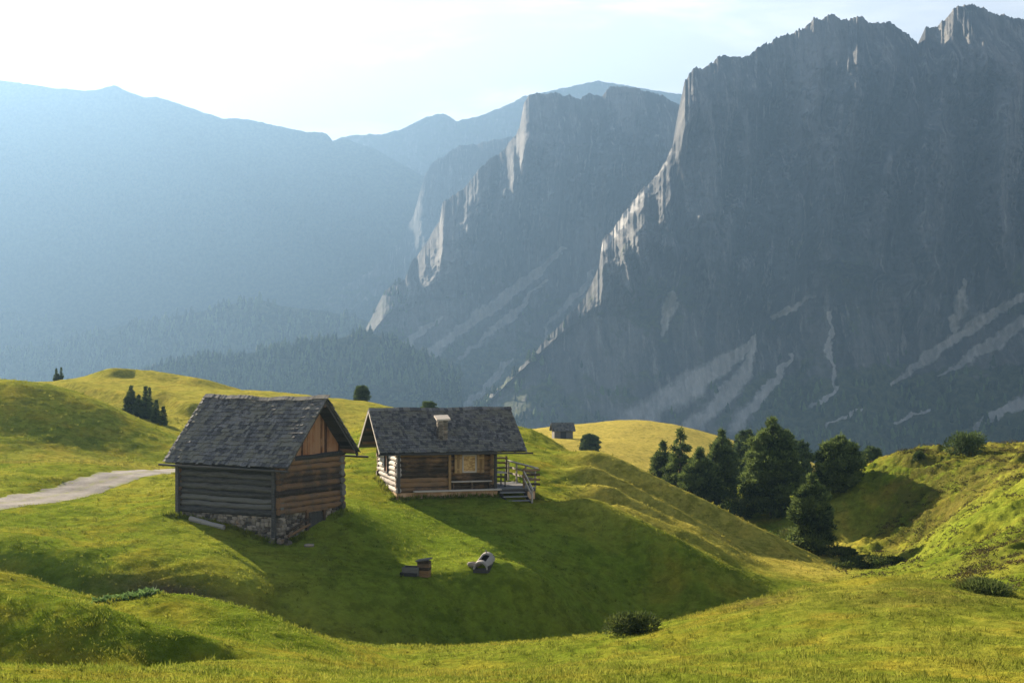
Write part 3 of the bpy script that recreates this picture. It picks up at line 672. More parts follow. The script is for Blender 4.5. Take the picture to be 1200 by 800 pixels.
# low door in the plinth
mb = MB(); y = 1.84
while y < 2.92:
    wd = rng.uniform(.15, .2); mb.box(.02, .06 + rng.uniform(0, .015), y, min(2.95, y + wd - .012), .06, 1.16 + rng.uniform(-.02, .02)); y += wd
door = mb.build('door', M['dark_beam'], barn)
mb = MB(); mb.box(.0, .14, 1.70, 1.83, -.05, 1.22); mb.box(.0, .14, 2.96, 3.09, -.05, 1.22); mb.box(-.02, .17, 1.62, 3.2, 1.225, 1.36); mb.build('door_frame', M['barn_log'], door)
mb = MB(); mb.box(.075, .10, 1.88, 2.90, .34, .42); mb.box(.075, .10, 1.88, 2.90, .86, .94); mb.build('door_brace', M['dark_beam'], door)
mb = MB(); mb.box(.08, .115, 2.76, 2.80, .58, .70); mb.build('latch', M['iron'], door)

# ------------------------------------------------------------------ the cottage
CL_, CW = 5.4, 5.0
cx_, cy_, _ = at(466, 583, 71)
cot = tag(empty('cottage', (cx_, cy_, -7.2), R(16.5)), 'small log cottage with shingle roof, stone chimney, shuttered window and side porch', 'cottage')
sag2 = lambda x: .02 * math.sin(x * 1.7) - .04 * math.sin(math.pi * min(1, max(0, (x + 1.1) / 8.05)))
ry2, rz2, ez2 = CW / 2, 4.82, 2.65
RX0, RX1 = -1.1, 6.95
mb = MB(); shingle_side(mb, RX0, RX1, -.72, ez2, ry2 + .02, rz2 + .03, .215, .11, .24, sag2); shingle_side(mb, RX0, RX1, CW + .72, ez2, ry2 - .02, rz2 + .03, .215, .11, .24, sag2)
x = RX0
while x < RX1:
    wd = rng.uniform(.16, .26); mb.obox((x + wd / 2, ry2 - .08, rz2 + .065 + sag2(x) + rng.uniform(-.006, .012)), (wd * .48, 0, 0), (0, .15, .085), (0, -.010, .016)); x += wd
roof2 = mb.build('roof', M['shingle'], cot)
mb = MB(); slab_side(mb, RX0 + .03, RX1 - .03, -.69, ez2 - .01, ry2, rz2 - .02, .035, 12, sag2); slab_side(mb, RX0 + .03, RX1 - .03, CW + .69, ez2 - .01, ry2, rz2 - .02, .035, 12, sag2)
mb.build('roof_boarding', M['dark_beam'], roof2)
for xx in (RX0 - .012, RX1 + .012):
    for ey in (-.72, CW + .72):
        mb = MB(); mb.beam((xx, ey, ez2 - .03), (xx, ry2, rz2 - .03), .03, .15); mb.build('barge_board', M['pale_wood'], roof2)
for yy, zz in ((-.02, 2.93), (CW + .02, 2.93), (1.2, 3.72), (CW - 1.2, 3.72), (ry2, 4.60)):
    mb = MB(); mb.log((RX0 + .12, yy, zz), (RX1 - .1, yy, zz), .085, .085, 8, 5); mb.build('purlin', M['hut_log'], roof2)
for xx in np.arange(-.7, 6.9, .78):
    mb = MB(); mb.beam((xx, -.66, ez2 - .08), (xx, .3, ez2 + .56), .07, .09); mb.build('rafter', M['hut_log'], roof2)
mb = MB(); mb.log((RX0 - .1, -.80, ez2 - .06), (RX1 + .35, -.80, ez2 - .10), .045, .045, 8, 8, .008); mb.build('gutter', M['dark_beam'], roof2)
# chimney
ch = MB(); ch.box(2.28, 2.76, .12, .58, 2.9, 4.28, .3); 
chim = ch.build('chimney', M['mortar'], cot)
mb = MB(); z = 3.1
while z < 4.25:
    hh = rng.uniform(.12, .18)
    for face in range(4):
        for s in (0.12, .36):
            if face == 0: c = (2.28 + s, .11, z + hh / 2); rr = (.13, .03, hh * .5)
            elif face == 1: c = (2.28 + s, .59, z + hh / 2); rr = (.13, .03, hh * .5)
            elif face == 2: c = (2.27, .12 + s, z + hh / 2); rr = (.03, .13, hh * .5)
            else: c = (2.77, .12 + s, z + hh / 2); rr = (.03, .13, hh * .5)
            mb.stone(c, *rr, r=rng.uniform(0, .55))
    z += hh
mb.build('stonework', M['rubble'], chim)
mb = MB()
for xx in (2.34, 2.70):
    for yy in (.18, .52): mb.box(xx - .05, xx + .05, yy - .05, yy + .05, 4.285, 4.40)
mb.obox((2.52, .34, 4.46), (.38, 0, .01), (0, .36, .10), (0, -.012, .045), .8); mb.build('chimney_cap', M['pale_wood'], chim)
# foundation and walls
mb = MB(); mb.box(-.08, 5.5, -.10, CW + .06, -1.4, .50); mb.build('foundation', M['plaster'], cot)
log_wall('wall', (-.02, 0), (2.75, 0), .52, 2.9, 9, M['hut_log'], cot, .10)
log_wall('wall', (2.75, .75), (CL_, .75), .52, 2.9, 9, M['hut_log'], cot, .03)
log_wall('wall', (0, 0), (0, CW), .52, 2.95, 9, M['end_wall_lit'], cot, .2)['label'] = 'pale sunlit log end wall'
log_wall('wall', (CL_, .75), (CL_, CW), .52, 2.95, 9, M['hut_log'], cot, .18)
log_wall('wall', (0, CW), (CL_, CW), .52, 2.9, 9, M['hut_log'], cot, .18)
for xg in (-.02, CL_ + .02):
    mb = MB(); y = .05
    while y < CW - .05:
        wd = .2; y2 = min(y + wd, CW - .05); ra = lambda yy: ez2 + (min(yy, CW - yy) + .72) * (rz2 - ez2) / (ry2 + .72) - .1
        a, b = y + .004, y2 - .006; z0 = 2.93; za, zb = max(ra(y), z0 + .02), max(ra(y2), z0 + .02); x0, x1 = xg - .03, xg
        mb.add([(x0,a,z0),(x1,a,z0),(x0,b,z0),(x1,b,z0),(x0,a,za),(x1,a,za),(x0,b,zb),(x1,b,zb)], [(2,3,1,0),(4,5,7,6),(0,1,5,4),(3,2,6,7),(2,0,4,6),(1,3,7,5)])
        y = y2
    mb.build('gable', M['dark_beam'], cot)
for xx, mt in ((.02, 'dark_beam'), (2.80, 'shutter_wood'), (5.36, 'dark_beam')):
    mb = MB(); mb.beam((xx, -.19, .50), (xx, -.19, 2.85), .14, .14); mb.build('post', M[mt], cot)
mb = MB(); mb.beam((-.3, -.2, 2.80), (6.7, -.2, 2.80), .13, .16); mb.build('eave_beam', M['dark_beam'], cot)
mb = MB(); mb.box(.8, 5.62, -.52, -.11, .56, .625, .9); mb.box(.8, 5.62, -.11, .66, .505, .55, .3); mb.build('walkway', M['pale_wood'], cot)
# window with shutters
mb = MB(); mb.box(3.76, 4.44, .595, .61, 1.5, 2.38); win = mb.build('window', M['window_glass'], cot)
mb = MB()
for a in ((3.70, 3.77, 1.46, 2.42), (4.43, 4.50, 1.46, 2.42)): mb.box(a[0], a[1], .555, .63, a[2], a[3], .9)
for z0, z1 in ((1.46, 1.53), (2.36, 2.43)): mb.box(3.772, 4.428, .557, .63, z0, z1, .9)
mb.build('window_frame', M['pale_wood'], win)
for x0, x1 in ((3.26, 3.68), (4.52, 4.94)):
    mb = MB(); k = (x1 - x0) / 3
    for i in range(3): mb.box(x0 + k * i + .004, x0 + k * (i + 1) - .004, .55, .58, 1.44, 2.44)
    mb.box(x0 + .02, x1 - .02, .53, .549, 1.6, 1.68); mb.box(x0 + .02, x1 - .02, .53, .549, 2.2, 2.28); mb.build('shutter', M['shutter_wood'], win)
# window in the end wall
mb = MB(); mb.box(-.16, -.14, 1.95, 2.55, 1.5, 2.35); w2 = mb.build('window', M['red_wood'], cot)
mb = MB()
for y0, y1 in ((1.86, 1.945), (2.555, 2.64)): mb.box(-.22, -.13, y0, y1, 1.42, 2.43)
mb.box(-.22, -.13, 1.95, 2.55, 1.42, 1.495); mb.box(-.22, -.13, 1.95, 2.55, 2.355, 2.43); mb.build('window_frame', M['dark_beam'], w2)
# bench along the recessed wall
bench = tag(empty('bench', (0, 0, 0)), 'long plain wooden bench below the shuttered cottage window', 'bench')
bench.matrix_world = cot.matrix_basis
mb = MB(); mb.box(2.95, 5.25, .12, .48, .98, 1.035, .7); mb.build('seat', M['pale_wood'], bench)
for xx in (3.05, 4.1, 5.1):
    mb = MB(); mb.box(xx, xx + .09, .16, .44, .555, .978); mb.build('leg', M['hut_log'], bench)
# porch deck with steps and railings
mb = MB(); y = 0.0
while y < 4.5: mb.box(5.52, 7.72, y, y + .165, .545, .60); y += .175
deck = mb.build('deck', M['deck_wood'], cot)
for yy in (.06, 2.2, 4.3):
    mb = MB(); mb.beam((5.52, yy + .05, .47), (7.72, yy + .05, .47), .12, .14); mb.build('joist', M['dark_beam'], deck)
mb = MB(); mb.box(7.25, 7.68, .04, .40, -1.4, .39); mb.build('pillar', M['plaster'], deck)
mb = MB(); mb.box(7.3, 7.65, 3.9, 4.3, -1.8, .39); mb.build('pillar', M['plaster'], deck)
for i in range(4):
    mb = MB(); q = i * .285; mb.box(5.58 + .12 * i, 7.02 + .06 * i, -.30 - q, -.02 - q, .36 - .2 * i, .41 - .2 * i, .6); mb.build('step', M['deck_wood'], deck)
mb = MB()
mb.beam((5.60, .0, .42), (6.0, -1.2, -.42), .05, .2); mb.beam((7.0, .0, .42), (7.2, -1.2, -.42), .05, .2); mb.build('stringer', M['dark_beam'], deck)
rail = MB()
for zz in (.85, 1.12, 1.39, 1.66, 1.95): rail.log((5.5, 4.42, zz), (7.35, 4.42, zz), .055, .055, 8, 3)
rail.beam((5.56, 4.36, .6), (5.56, 4.36, 2.7), .1, .1); rail.beam((7.3, 4.36, .6), (7.3, 4.36, 2.05), .1, .1)
rail.build('railing', M['hut_log'], deck)
rail = MB(); rail.beam((7.42, 4.5, 1.78), (7.76, -.02, 1.66), .20, .05, .95)
for zz in (1.02, 1.36): rail.beam((7.44, 4.45, zz + .06), (7.72, .06, zz), .05, .10, .8)
for q in (.02, .35, .68, .98): xx, yy = 7.42 + .31 * (1 - q), 4.4 * q + .05; rail.beam((xx, yy, .6), (xx, yy, 1.70), .08, .08, .3)
rail.build('railing', M['pale_wood'], deck)
rail = MB()
for zz in (.78, 1.04, 1.30, 1.56): rail.log((7.0, .02, zz), (7.95, .02, zz), .065, .06, 8, 3)
rail.beam((7.02, .0, .6), (7.02, .0, 1.68), .09, .09); rail.build('railing', M['hut_log'], deck)
rail = MB(); rail.beam((7.0, .05, 1.55), (7.2, -1.15, .55), .05, .11, .9); rail.beam((7.0, .05, 1.15), (7.2, -1.1, .2), .05, .10, .9); rail.beam((7.17, -1.05, -.5), (7.17, -1.05, .66), .08, .08, .4)
rail.build('handrail', M['pale_wood'], deck)
# table on the porch
tab = tag(empty('table', (0, 0, 0)), 'small pale topped table standing on the cottage porch', 'table'); tab.matrix_world = cot.matrix_basis
mb = MB(); mb.box(5.56, 6.35, 1.0, 2.0, 1.33, 1.385, .8); mb.build('table_top', M['pale_wood'], tab)
for xx in (5.62, 6.24):
    for yy in (1.06, 1.88): mb = MB(); mb.box(xx, xx + .06, yy, yy + .06, .60, 1.33); mb.build('leg', M['dark_beam'], tab)

# ------------------------------------------------------------------ distant hay shed
sx, sy, _ = at(659, 512, 214); sz = gz_(sx, sy)
shed = tag(empty('shed', (sx, sy, sz), R(8)), 'tiny distant hay shed standing at the foot of the yellow hill', 'shed')
mb = MB(); mb.box(-1.5, 1.5, -1.2, 1.2, -.8, 1.5); mb.build('wall', M['barn_wood'], shed)
mb = MB(); sg0 = lambda x: 0.0
shingle_side(mb, -1.85, 1.85, -1.6, 1.25, .02, 2.55, .3, .2, .4, sg0); shingle_side(mb, -1.85, 1.85, 1.6, 1.25, -.02, 2.55, .3, .2, .4, sg0); slab_side(mb, -1.83, 1.83, -1.58, 1.24, 0, 2.53, .05, 4, sg0); slab_side(mb, -1.83, 1.83, 1.58, 1.24, 0, 2.53, .05, 4, sg0)
mb.build('roof', M['shingle'], shed)
for xg in (-1.5, 1.5):
    mb = MB(); mb.add([(xg-.04,-1.2,1.5),(xg-.04,1.2,1.5),(xg-.04,0,2.45),(xg+.04,-1.2,1.5),(xg+.04,1.2,1.5),(xg+.04,0,2.45)], [(0,2,1),(3,4,5),(0,1,4,3),(1,2,5,4),(2,0,3,5)]); mb.build('gable', M['barn_wood'], shed)
mb = MB(); mb.box(-.5, .4, -1.26, -1.205, -.4, 1.2); mb.build('door', M['dark_beam'], shed)

# ------------------------------------------------------------------ small things on the grass
def on_ground(name, px, py, Y, rz, label, cat, sink=.03, group=None):
    x, y, z = hit(px, py); return tag(empty(name, (x, y, z - sink), rz), label, cat, group)
tr = on_ground('water_trough', 484, 673, 60, R(-12), 'low dark wooden trough beside an upright timber block on the grass', 'trough')
mb = MB(); mb.box(-.42, .30, -.26, -.19, 0, .34); mb.box(-.42, .30, .19, .26, 0, .36); mb.box(-.42, -.35, -.187, .187, 0, .33); mb.box(.24, .30, -.187, .187, 0, .35); mb.box(-.35, .24, -.187, .187, .02, .08); mb.build('basin', M['barn_wood'], tr)
mb = MB(); mb.box(-.48, .26, -.33, -.27, -.02, .12); mb.box(-.44, -.36, -.5, -.34, -.02, .16); mb.build('runner', M['dark_beam'], tr)
blk = on_ground('timber_block', 497, 675, 59.5, R(-14), 'upright block of stacked timber standing at the trough end', 'timber block')
mb = MB()
for i in range(5): mb.box(-.23 + rng.uniform(-.03, .03), .25 + rng.uniform(-.03, .03), -.2, .2, .14 * i, .14 * i + .13, jit=.012)
mb.build('stack', M['hut_log'], blk)
mb = MB(); mb.obox((0, -.02, .735), (.30, 0, .05), (0, .27, 0), (-.004, 0, .028), .8); mb.build('cap_board', M['barn_wood'], blk)
spr = on_ground('spring_box', 567, 664, 62, R(-14), 'pale rounded hollow log spring box with dark openings lying on grass', 'spring box', .1)
mb = MB(); n = 16; prof = [math.pi * k / n for k in range(n + 1)]
def shell(y0, y1, a0, a1, ro, ri, zt0, zt1):
    ks = [a for a in prof if a0 - 1e-6 <= a <= a1 + 1e-6]; vs = []
    for y, zt in ((y0, zt0), (y1, zt1)):
        for a in ks: vs.append((ro * math.cos(a), y, zt + ro * 1.05 * math.sin(a)))
        for a in ks: vs.append((ri * math.cos(a), y, zt + ri * 1.05 * math.sin(a)))
    m_ = len(ks); o = 2 * m_; fs = []
    for k in range(m_ - 1):
        fs += [(k, k + o, k + 1 + o, k + 1), (m_ + k, m_ + k + 1, m_ + k + 1 + o, m_ + k + o), (k, k + 1, m_ + k + 1, m_ + k), (k + o, m_ + k + o, m_ + k + 1 + o, k + 1 + o)]
    fs += [(0, m_, m_ + o, o), (m_ - 1, m_ - 1 + o, 2 * m_ - 1 + o, 2 * m_ - 1)]
    mb.add(vs, fs, .8)
shell(-.6, -.40, 0, math.pi, .34, .27, .05, .09); shell(-.40, .45, 0, prof[5], .34, .27, .09, .27); shell(-.40, .45, prof[11], math.pi, .34, .27, .09, .27); shell(.45, .65, 0, math.pi, .34, .27, .27, .31)
mb.build('shell', M['grey_wood'], spr)
mb = MB(); mb.box(-.28, .28, .60, .64, 0, .55); mb.box(-.33, .33, -.58, .6, -.1, .05); mb.box(-.34, -.28, -.58, .62, .05, .2); mb.box(.28, .34, -.58, .62, .05, .2); mb.build('lining', M['dark_beam'], spr)
mb = MB(); mb.log((-.02, .5, .55), (-.05, .55, .78), .03, .025, 6, 2); mb.build('pipe', M['pale_wood'], spr)
mb = MB(); mb.stone((0, 0, .08), .32, .24, .12, .95); st_ = mb.build('rock', M['rubble'], None, True); x, y, _ = hit(555, 664); st_.location = (x, y, gz_(x, y)); tag(st_, 'pale flat rock lying left of the hollow log spring box', 'rock')
mb = MB(); mb.stone((0, 0, .05), .26, .16, .08, .8); st_ = mb.build('rock', M['rubble'], None, True); x, y, _ = hit(362, 640); st_.location = (x, y, gz_(x, y)); tag(st_, 'small grey rock in the shaded grass before the barn door', 'rock')
# planks against the plinth
pk = MB(); pk.log((-1.1, 0, .0), (.95, 0, -.30), .13, .11, 9, 5, .015, r=.95); o = pk.build('log', M['grey_wood'], None)
q = barn.matrix_basis
from mathutils import Vector
p = q @ Vector((-3.75, -.62, 0)); o.location = (p.x, p.y, gz_(p.x, p.y) + .22); o.rotation_euler = (0, 0, R(-30)); tag(o, 'pale fallen log lying along the stone plinth of the barn', 'log')
for k, (a, b, lab) in enumerate((((.30, .15, .52), (.26, 1.75, .95), 'upper dark pole leaning on the barn plinth left of its door'), ((.36, .1, .30), (.31, 1.7, .70), 'lower dark pole leaning on the barn plinth left of its door'))):
    pk = MB(); pk.log(a, b, .06, .05, 8, 5, .01); o = pk.build('pole', M['barn_log'], None); o.matrix_world = barn.matrix_basis; tag(o, lab, 'pole')
# ------------------------------------------------------------------ foliage
def leafy(name, dark, light, trans=.25, tint=None):
    m, t = new_mat(name); rnd = t.attr('rnd'); pos = t.pos()
    f = t.math('ADD', t.math('MULTIPLY', rnd, .7), t.math('MULTIPLY', t.noise(pos, 1.1, 3), .45))
    c = t.mix(t.ramp(f, .25, .9), dark, light)
    if tint: c = t.mix(t.math('MULTIPLY', t.ramp(t.noise(pos, .7, 3), .5, .7), .6), c, tint)
    p = t.n('ShaderNodeBsdfPrincipled', ins={'Base Color': c, 'Roughness': .8, 'Specular IOR Level': .06})
    tr_ = t.n('ShaderNodeBsdfTranslucent', ins={'Color': c})
    mx = t.n('ShaderNodeMixShader', ins={0: trans, 1: p.outputs[0], 2: tr_.outputs[0]})
    t.n('ShaderNodeOutputMaterial', ins={'Surface': mx.outputs[0]}); M[name] = m
leafy('needles', (.014, .028, .010), (.135, .175, .048), .28)
leafy('spruce', (.011, .022, .009), (.10, .14, .045), .22)
leafy('shrub_leaf', (.018, .035, .010), (.10, .125, .030), .3, (.12, .10, .03))
leafy('bright_leaf', (.035, .065, .012), (.15, .20, .035), .35)
leafy('heath_leaf', (.025, .024, .010), (.10, .085, .030), .2, (.09, .05, .02))
leafy('dock_leaf', (.04, .08, .02), (.13, .20, .06), .3)
m, t = new_mat('bark'); ob = t.obj(); t.out(t.mix(t.noise(t.map(ob, (5, 5, 1)), 2, 4), (.035, .028, .022), (.12, .095, .075)), .95); M['bark'] = m

def blades(P, D, L, W, rs):
    """one kite shaped leaf per point: base P, direction D, length L, width W"""
    n = len(P); D = D / np.linalg.norm(D, axis=1, keepdims=True)
    r = rs.normal(size=(n, 3)); S = np.cross(D, r); S /= np.linalg.norm(S, axis=1, keepdims=True) + 1e-9
    L = np.broadcast_to(L, n)[:, None]; W = np.broadcast_to(W, n)[:, None]
    V = np.stack([P, P + D * L * .45 + S * W * .5, P + D * L, P + D * L * .45 - S * W * .5], 1).reshape(-1, 3)
    return V, np.arange(4 * n).reshape(n, 4)
def foliage(name, P, D, L, W, rs, mat, parent, rnd):
    V, Fq = blades(P, D, L, W, rs)
    return link(name, np_mesh(name, V, Fq, False, {'rnd': np.repeat(rnd, 4)}, M[mat]), parent)
def trunk_mb(h, r, lean, rs, limbs):
    mb = MB(); mb.log((0, 0, -.5), (lean[0] * .5, lean[1] * .5, h * .5), r, r * .65, 8, 5, r * .15, r=.5); mb.log((lean[0] * .5, lean[1] * .5, h * .5), (lean[0], lean[1], h * .96), r * .65, r * .12, 7, 5, r * .1, r=.5)
    for a, b, q in limbs: mb.log(a, b, q, q * .3, 5, 3, q * .3, r=.5)
    return mb
def pine(name, loc, h, w, seed, label, group, prof, dens=1.0, mat='needles', bl=.34, base=.04, upturn=.35, cat='tree'):
    rs = np.random.RandomState(seed); o = tag(empty(name, loc, rs.uniform(0, 6)), label, cat, group)
    lean = rs.uniform(-.04, .04, 2) * h
    Ps, Ds, Rn, limbs = [], [], [], []
    z = h * base; phi = rs.uniform(0, 6); tier = 0
    while z < h * .99:
        t_ = (z / h - base) / (1 - base); rad = w / 2 * prof(t_) * rs.uniform(.88, 1.08)
        nb = int(np.clip(round(rad * 4.2 / max(.25, h / 9)), 3, 8))
        for b in range(nb):
            phi += 2.399 + rs.uniform(-.35, .35)
            L = max(.05 * w, rad * (rs.uniform(.8, 1.1) if rs.rand() > .14 else rs.uniform(.45, .75)))
            dr = np.array([math.cos(phi), math.sin(phi), 0]); zz = z + rs.uniform(-.5, .5) * .05 * h
            c0 = np.array([lean[0] * zz / h, lean[1] * zz / h, zz]); rise = (-.12 + .5 * t_ ** 2) * L + upturn * .3 * L
            end = c0 + dr * L + np.array([0, 0, rise])
            if L > .4: limbs.append((c0, c0 + (end - c0) * .75, .03 + .012 * L))
            br = rs.uniform(-.28, .28); sdv = np.array([-dr[1], dr[0], 0])
            nc = int(max(4, dens * 26 * min(2.2, L) ** 1.25))          # needle tufts along a flattened bough, densest at its end
            u = rs.uniform(.08, 1.0, nc) ** .6; sw = rs.normal(size=nc) * .20 * L * (.35 + u) ; up_ = np.abs(rs.normal(size=nc)) * .10 * L + .02
            sag_ = upturn * .55 * L * u * (1 - u)
            cc = c0 + (end - c0) * u[:, None] + sdv * sw[:, None] + np.array([0, 0, 1.0]) * (up_ - sag_ - .12 * np.abs(sw))[:, None]
            for c, hu in zip(cc, up_):
                n = rs.randint(6, 10); v = rs.normal(size=(n, 3)); v /= np.linalg.norm(v, axis=1, keepdims=True)
                d = v * .8 + dr * .5 + np.array([0, 0, .55])
                Ps.append(c + v * bl * .25); Ds.append(d); Rn.append(np.clip(.42 + br + hu / (.2 * L + .02) * .22 + rs.normal(size=n) * .1, 0, 1))
        z += (.055 * h + .12) * rs.uniform(.75, 1.15) * (1 - .5 * t_); tier += 1
    for q in range(5):
        n = 12; v = rs.normal(size=(n, 3)) * .5 + np.array([0, 0, 1.2]); Ps.append(np.array([lean[0], lean[1], h * (.93 + .014 * q)]) + rs.normal(size=(n, 3)) * .015 * h); Ds.append(v); Rn.append(np.full(n, .5))
    mb = trunk_mb(h, .018 * h + .05, lean, rs, limbs); mb.build('trunk', M['bark'], o, True)
    Pn, Dn, rn = np.concatenate(Ps), np.concatenate(Ds), np.concatenate(Rn)
    foliage('crown', Pn, Dn, bl * rs.uniform(.7, 1.2, len(Pn)), .28 * bl * rs.uniform(.7, 1.3, len(Pn)), rs, mat, o, rn)
    return o
def bush(name, loc, w, h, seed, label, group, mat='shrub_leaf', n=2600, bl=.17, bw=.06, cat='shrub', lumps=7):
    rs = np.random.RandomState(seed); o = tag(empty(name, loc), label, cat, group)
    c = np.stack([rs.uniform(-.33, .33, lumps) * w, rs.uniform(-.3, .3, lumps) * w, rs.uniform(.25, .62, lumps) * h], 1); c[0] = (0, 0, h * .55)
    r = np.stack([rs.uniform(.22, .36, lumps) * w, rs.uniform(.22, .36, lumps) * w, rs.uniform(.26, .42, lumps) * h], 1)
    i = rs.randint(0, lumps, n); v = rs.normal(size=(n, 3)); v /= np.linalg.norm(v, axis=1, keepdims=True)
    P = c[i] + v * r[i] * rs.uniform(.45, 1.05, (n, 1)) ** .6; keep = P[:, 2] > -.1; P, v, i = P[keep], v[keep], i[keep]
    D = v + rs.normal(size=P.shape) * .5 + np.array([0, 0, .5])
    lr = rs.uniform(-.2, .2, lumps)
    foliage('crown', P, D, bl * rs.uniform(.6, 1.3, len(P)), bw * rs.uniform(.7, 1.3, len(P)), rs, mat, o, np.clip(.5 + lr[i] + rs.normal(size=len(P)) * .15, 0, 1))
    mb = MB()
    for k in range(5): mb.log((0, 0, -.25), tuple(c[k % lumps] * (.8, .8, .9)), .035, .015, 5, 2, .01, r=.5)
    mb.build('stem', M['bark'], o); return o
cembra = lambda t: (max(0, math.sin(math.pi * min(1, t * .72 + .28))) ** .72) * min(1, 3.4 * (1 - t)) ** .55
dome = lambda t: max(.05, 1 - t * t * .98) ** .5 * (.75 + .25 * min(1, t * 4))
cone = lambda t: (1 - t) ** .95 * (.75 + .25 * min(1, t * 5)) + .01
oval = lambda t: max(.02, math.sin(math.pi * (t * .84 + .13))) ** .75
ball = lambda t: max(.02, 1 - (2 * t - .85) ** 2 / 1.33) ** .6

def site(px, base_py_, Y):
    x, y, _ = at(px, base_py_, Y); return (x, y, gz_(x, y))
def tree_at(px, top, wpx, Y, *a, **k):
    """a tree whose foot stands on the ground at distance Y and whose tip reaches up to `top`"""
    x, y, _ = at(px, 500, Y); g = gz_(x, y); zt = -(top - HY) / FPX * Y
    return pine(k.pop('name', 'pine_tree'), (x, y, g), zt - g, wpx / FPX * Y, *a, **k)
GP = 'stone pines in the hollow'
tree_at(797, 503, 40, 122, 1, 'tall stone pine at the left of the grove, against the yellow hill', GP, cembra)
tree_at(774, 519, 30, 125, 2, 'shorter stone pine at the outer left edge of the grove', GP, cembra)
tree_at(847, 505, 36, 124, 3, 'dark stone pine with a narrow pointed top, left of the tallest pine', GP, cembra)
tree_at(819, 528, 44, 116, 4, 'broad lower stone pine standing in front of the dark narrow topped pine', GP, cembra)
tree_at(873, 506, 36, 158, 5, 'rounded hazy stone pine behind the tallest pine, to its left', GP, oval, mat='spruce')
tree_at(904, 491, 66, 112, 6, 'tallest and broadest stone pine, in the middle of the grove', GP, cembra, dens=1.15)
tree_at(935, 518, 36, 150, 7, 'hazy stone pine half hidden behind the right side of the tallest pine', GP, oval, mat='spruce')
tree_at(981, 512, 52, 108, 8, 'dark full stone pine on the right of the grove beside the heath slope', GP, cembra, dens=1.15)
tree_at(951, 559, 48, 97, 9, 'low dense stone pine in front of the grove, nearest to the meadow', GP, cembra, dens=1.2)
tree_at(1022, 526, 34, 145, 10, 'small round pale pine standing alone behind the crest right of the grove', GP, dome, mat='spruce')
GB = 'round trees on the crests'
x, y, z = site(1131, 541, 106.5); bush('tree', (x, y, z - .05), 2.9, 2.1, 20, 'wide dark round tree on the crest of the right hill', GB, 'spruce', 5200, .22, .07, 'tree', 12)
x, y, z = site(1078, 546, 107); bush('tree', (x, y, z - .05), .85, .75, 21, 'very small dark bush on the right crest, left of the wide round tree', GB, 'spruce', 1300, .16, .05, 'tree', 5)
tree_at(424, 453, 18, 136, 22, 'single small round tree on the crest between barn and cottage', GB, ball, name='tree', mat='spruce', bl=.15, base=.1, dens=2.2, upturn=0)
tree_at(503, 472, 20, 134, 23, 'treetop just showing above the cottage roof', GB, ball, name='tree', mat='spruce', bl=.15, dens=2.2)
tree_at(691, 510, 24, 185, 24, 'round dark tree beside the tiny hay shed below the yellow hill', GB, ball, name='tree', mat='spruce', bl=.2, base=.03, dens=1.8, upturn=0)
GS = 'young spruces on the left hillside'
for px, top, wp, Y, sd, lab in ((153, 453, 22, 118, 30, 'left and widest of the young spruces above the barn'), (171, 454, 17, 116.5, 31, 'tallest young spruce with a double tip above the barn'), (175, 456, 12, 117, 32, 'slim young spruce pressed against the right of the double tipped one'),
                               (183, 470, 14, 115, 33, 'short young spruce at the right of the clump above the barn'), (191, 478, 12, 114, 34, 'smallest young spruce, lowest and rightmost of the clump above the barn'), (162, 464, 16, 117.5, 35, 'low young spruce filling the gap in the clump above the barn')):
    tree_at(px, top, wp, Y, sd, lab, GS, cone, name='spruce_tree', mat='spruce', bl=.16, base=.02, dens=2.2, upturn=.6)
for px, top, wp, sd, lab in ((66, 432, 8, 40, 'left of two tiny spruces on the left hilltop skyline'), (72, 431, 7, 41, 'right of two tiny spruces on the left hilltop skyline')):
    tree_at(px, top, wp, 152, sd, lab, GS, cone, name='spruce_tree', mat='spruce', bl=.12, base=.02, dens=3.0)
# thicket at the foot of the pines
rs = np.random.RandomState(99)
thick = [(770,598,118,2.2,1.3),(790,604,116,2.6,1.5),(812,606,112,2.4,1.6),(836,612,109,2.8,1.9),(858,618,106,2.6,2.0),(880,626,103,2.8,2.2),(868,606,112,3,2.4),(846,598,116,3,2.2),(925,640,99,2.0,1.3),(985,650,96,2.6,.7),(1010,656,93,2.6,.6),(1040,658,90,2.2,.5),(972,658,93,2.2,.6),(1000,664,88,2.4,.5),(950,656,92,2.2,.7),(820,596,120,2.6,2.0),(930,625,104,2.6,2.2)]
for i, (px, py, Y, w_, h_) in enumerate(thick):
    bush('shrub', site(px, py, Y), w_, h_, 200 + i, 'low dark shrub in the thicket at the foot of the pine grove', 'shrubs in the thicket under the pines', 'shrub_leaf', 2400, .2, .08)
for i, (px, py, Y, w_, h_) in enumerate([(903,612,104,2.4,2.2),(915,628,100,2.6,1.6),(898,630,100,2.2,1.2)]):
    bush('shrub', site(px, py, Y), w_, h_, 240 + i, 'sunlit light green shrub between the tallest pine and the low front pine', 'sunlit shrubs by the front pine', 'bright_leaf', 2600, .19, .085)
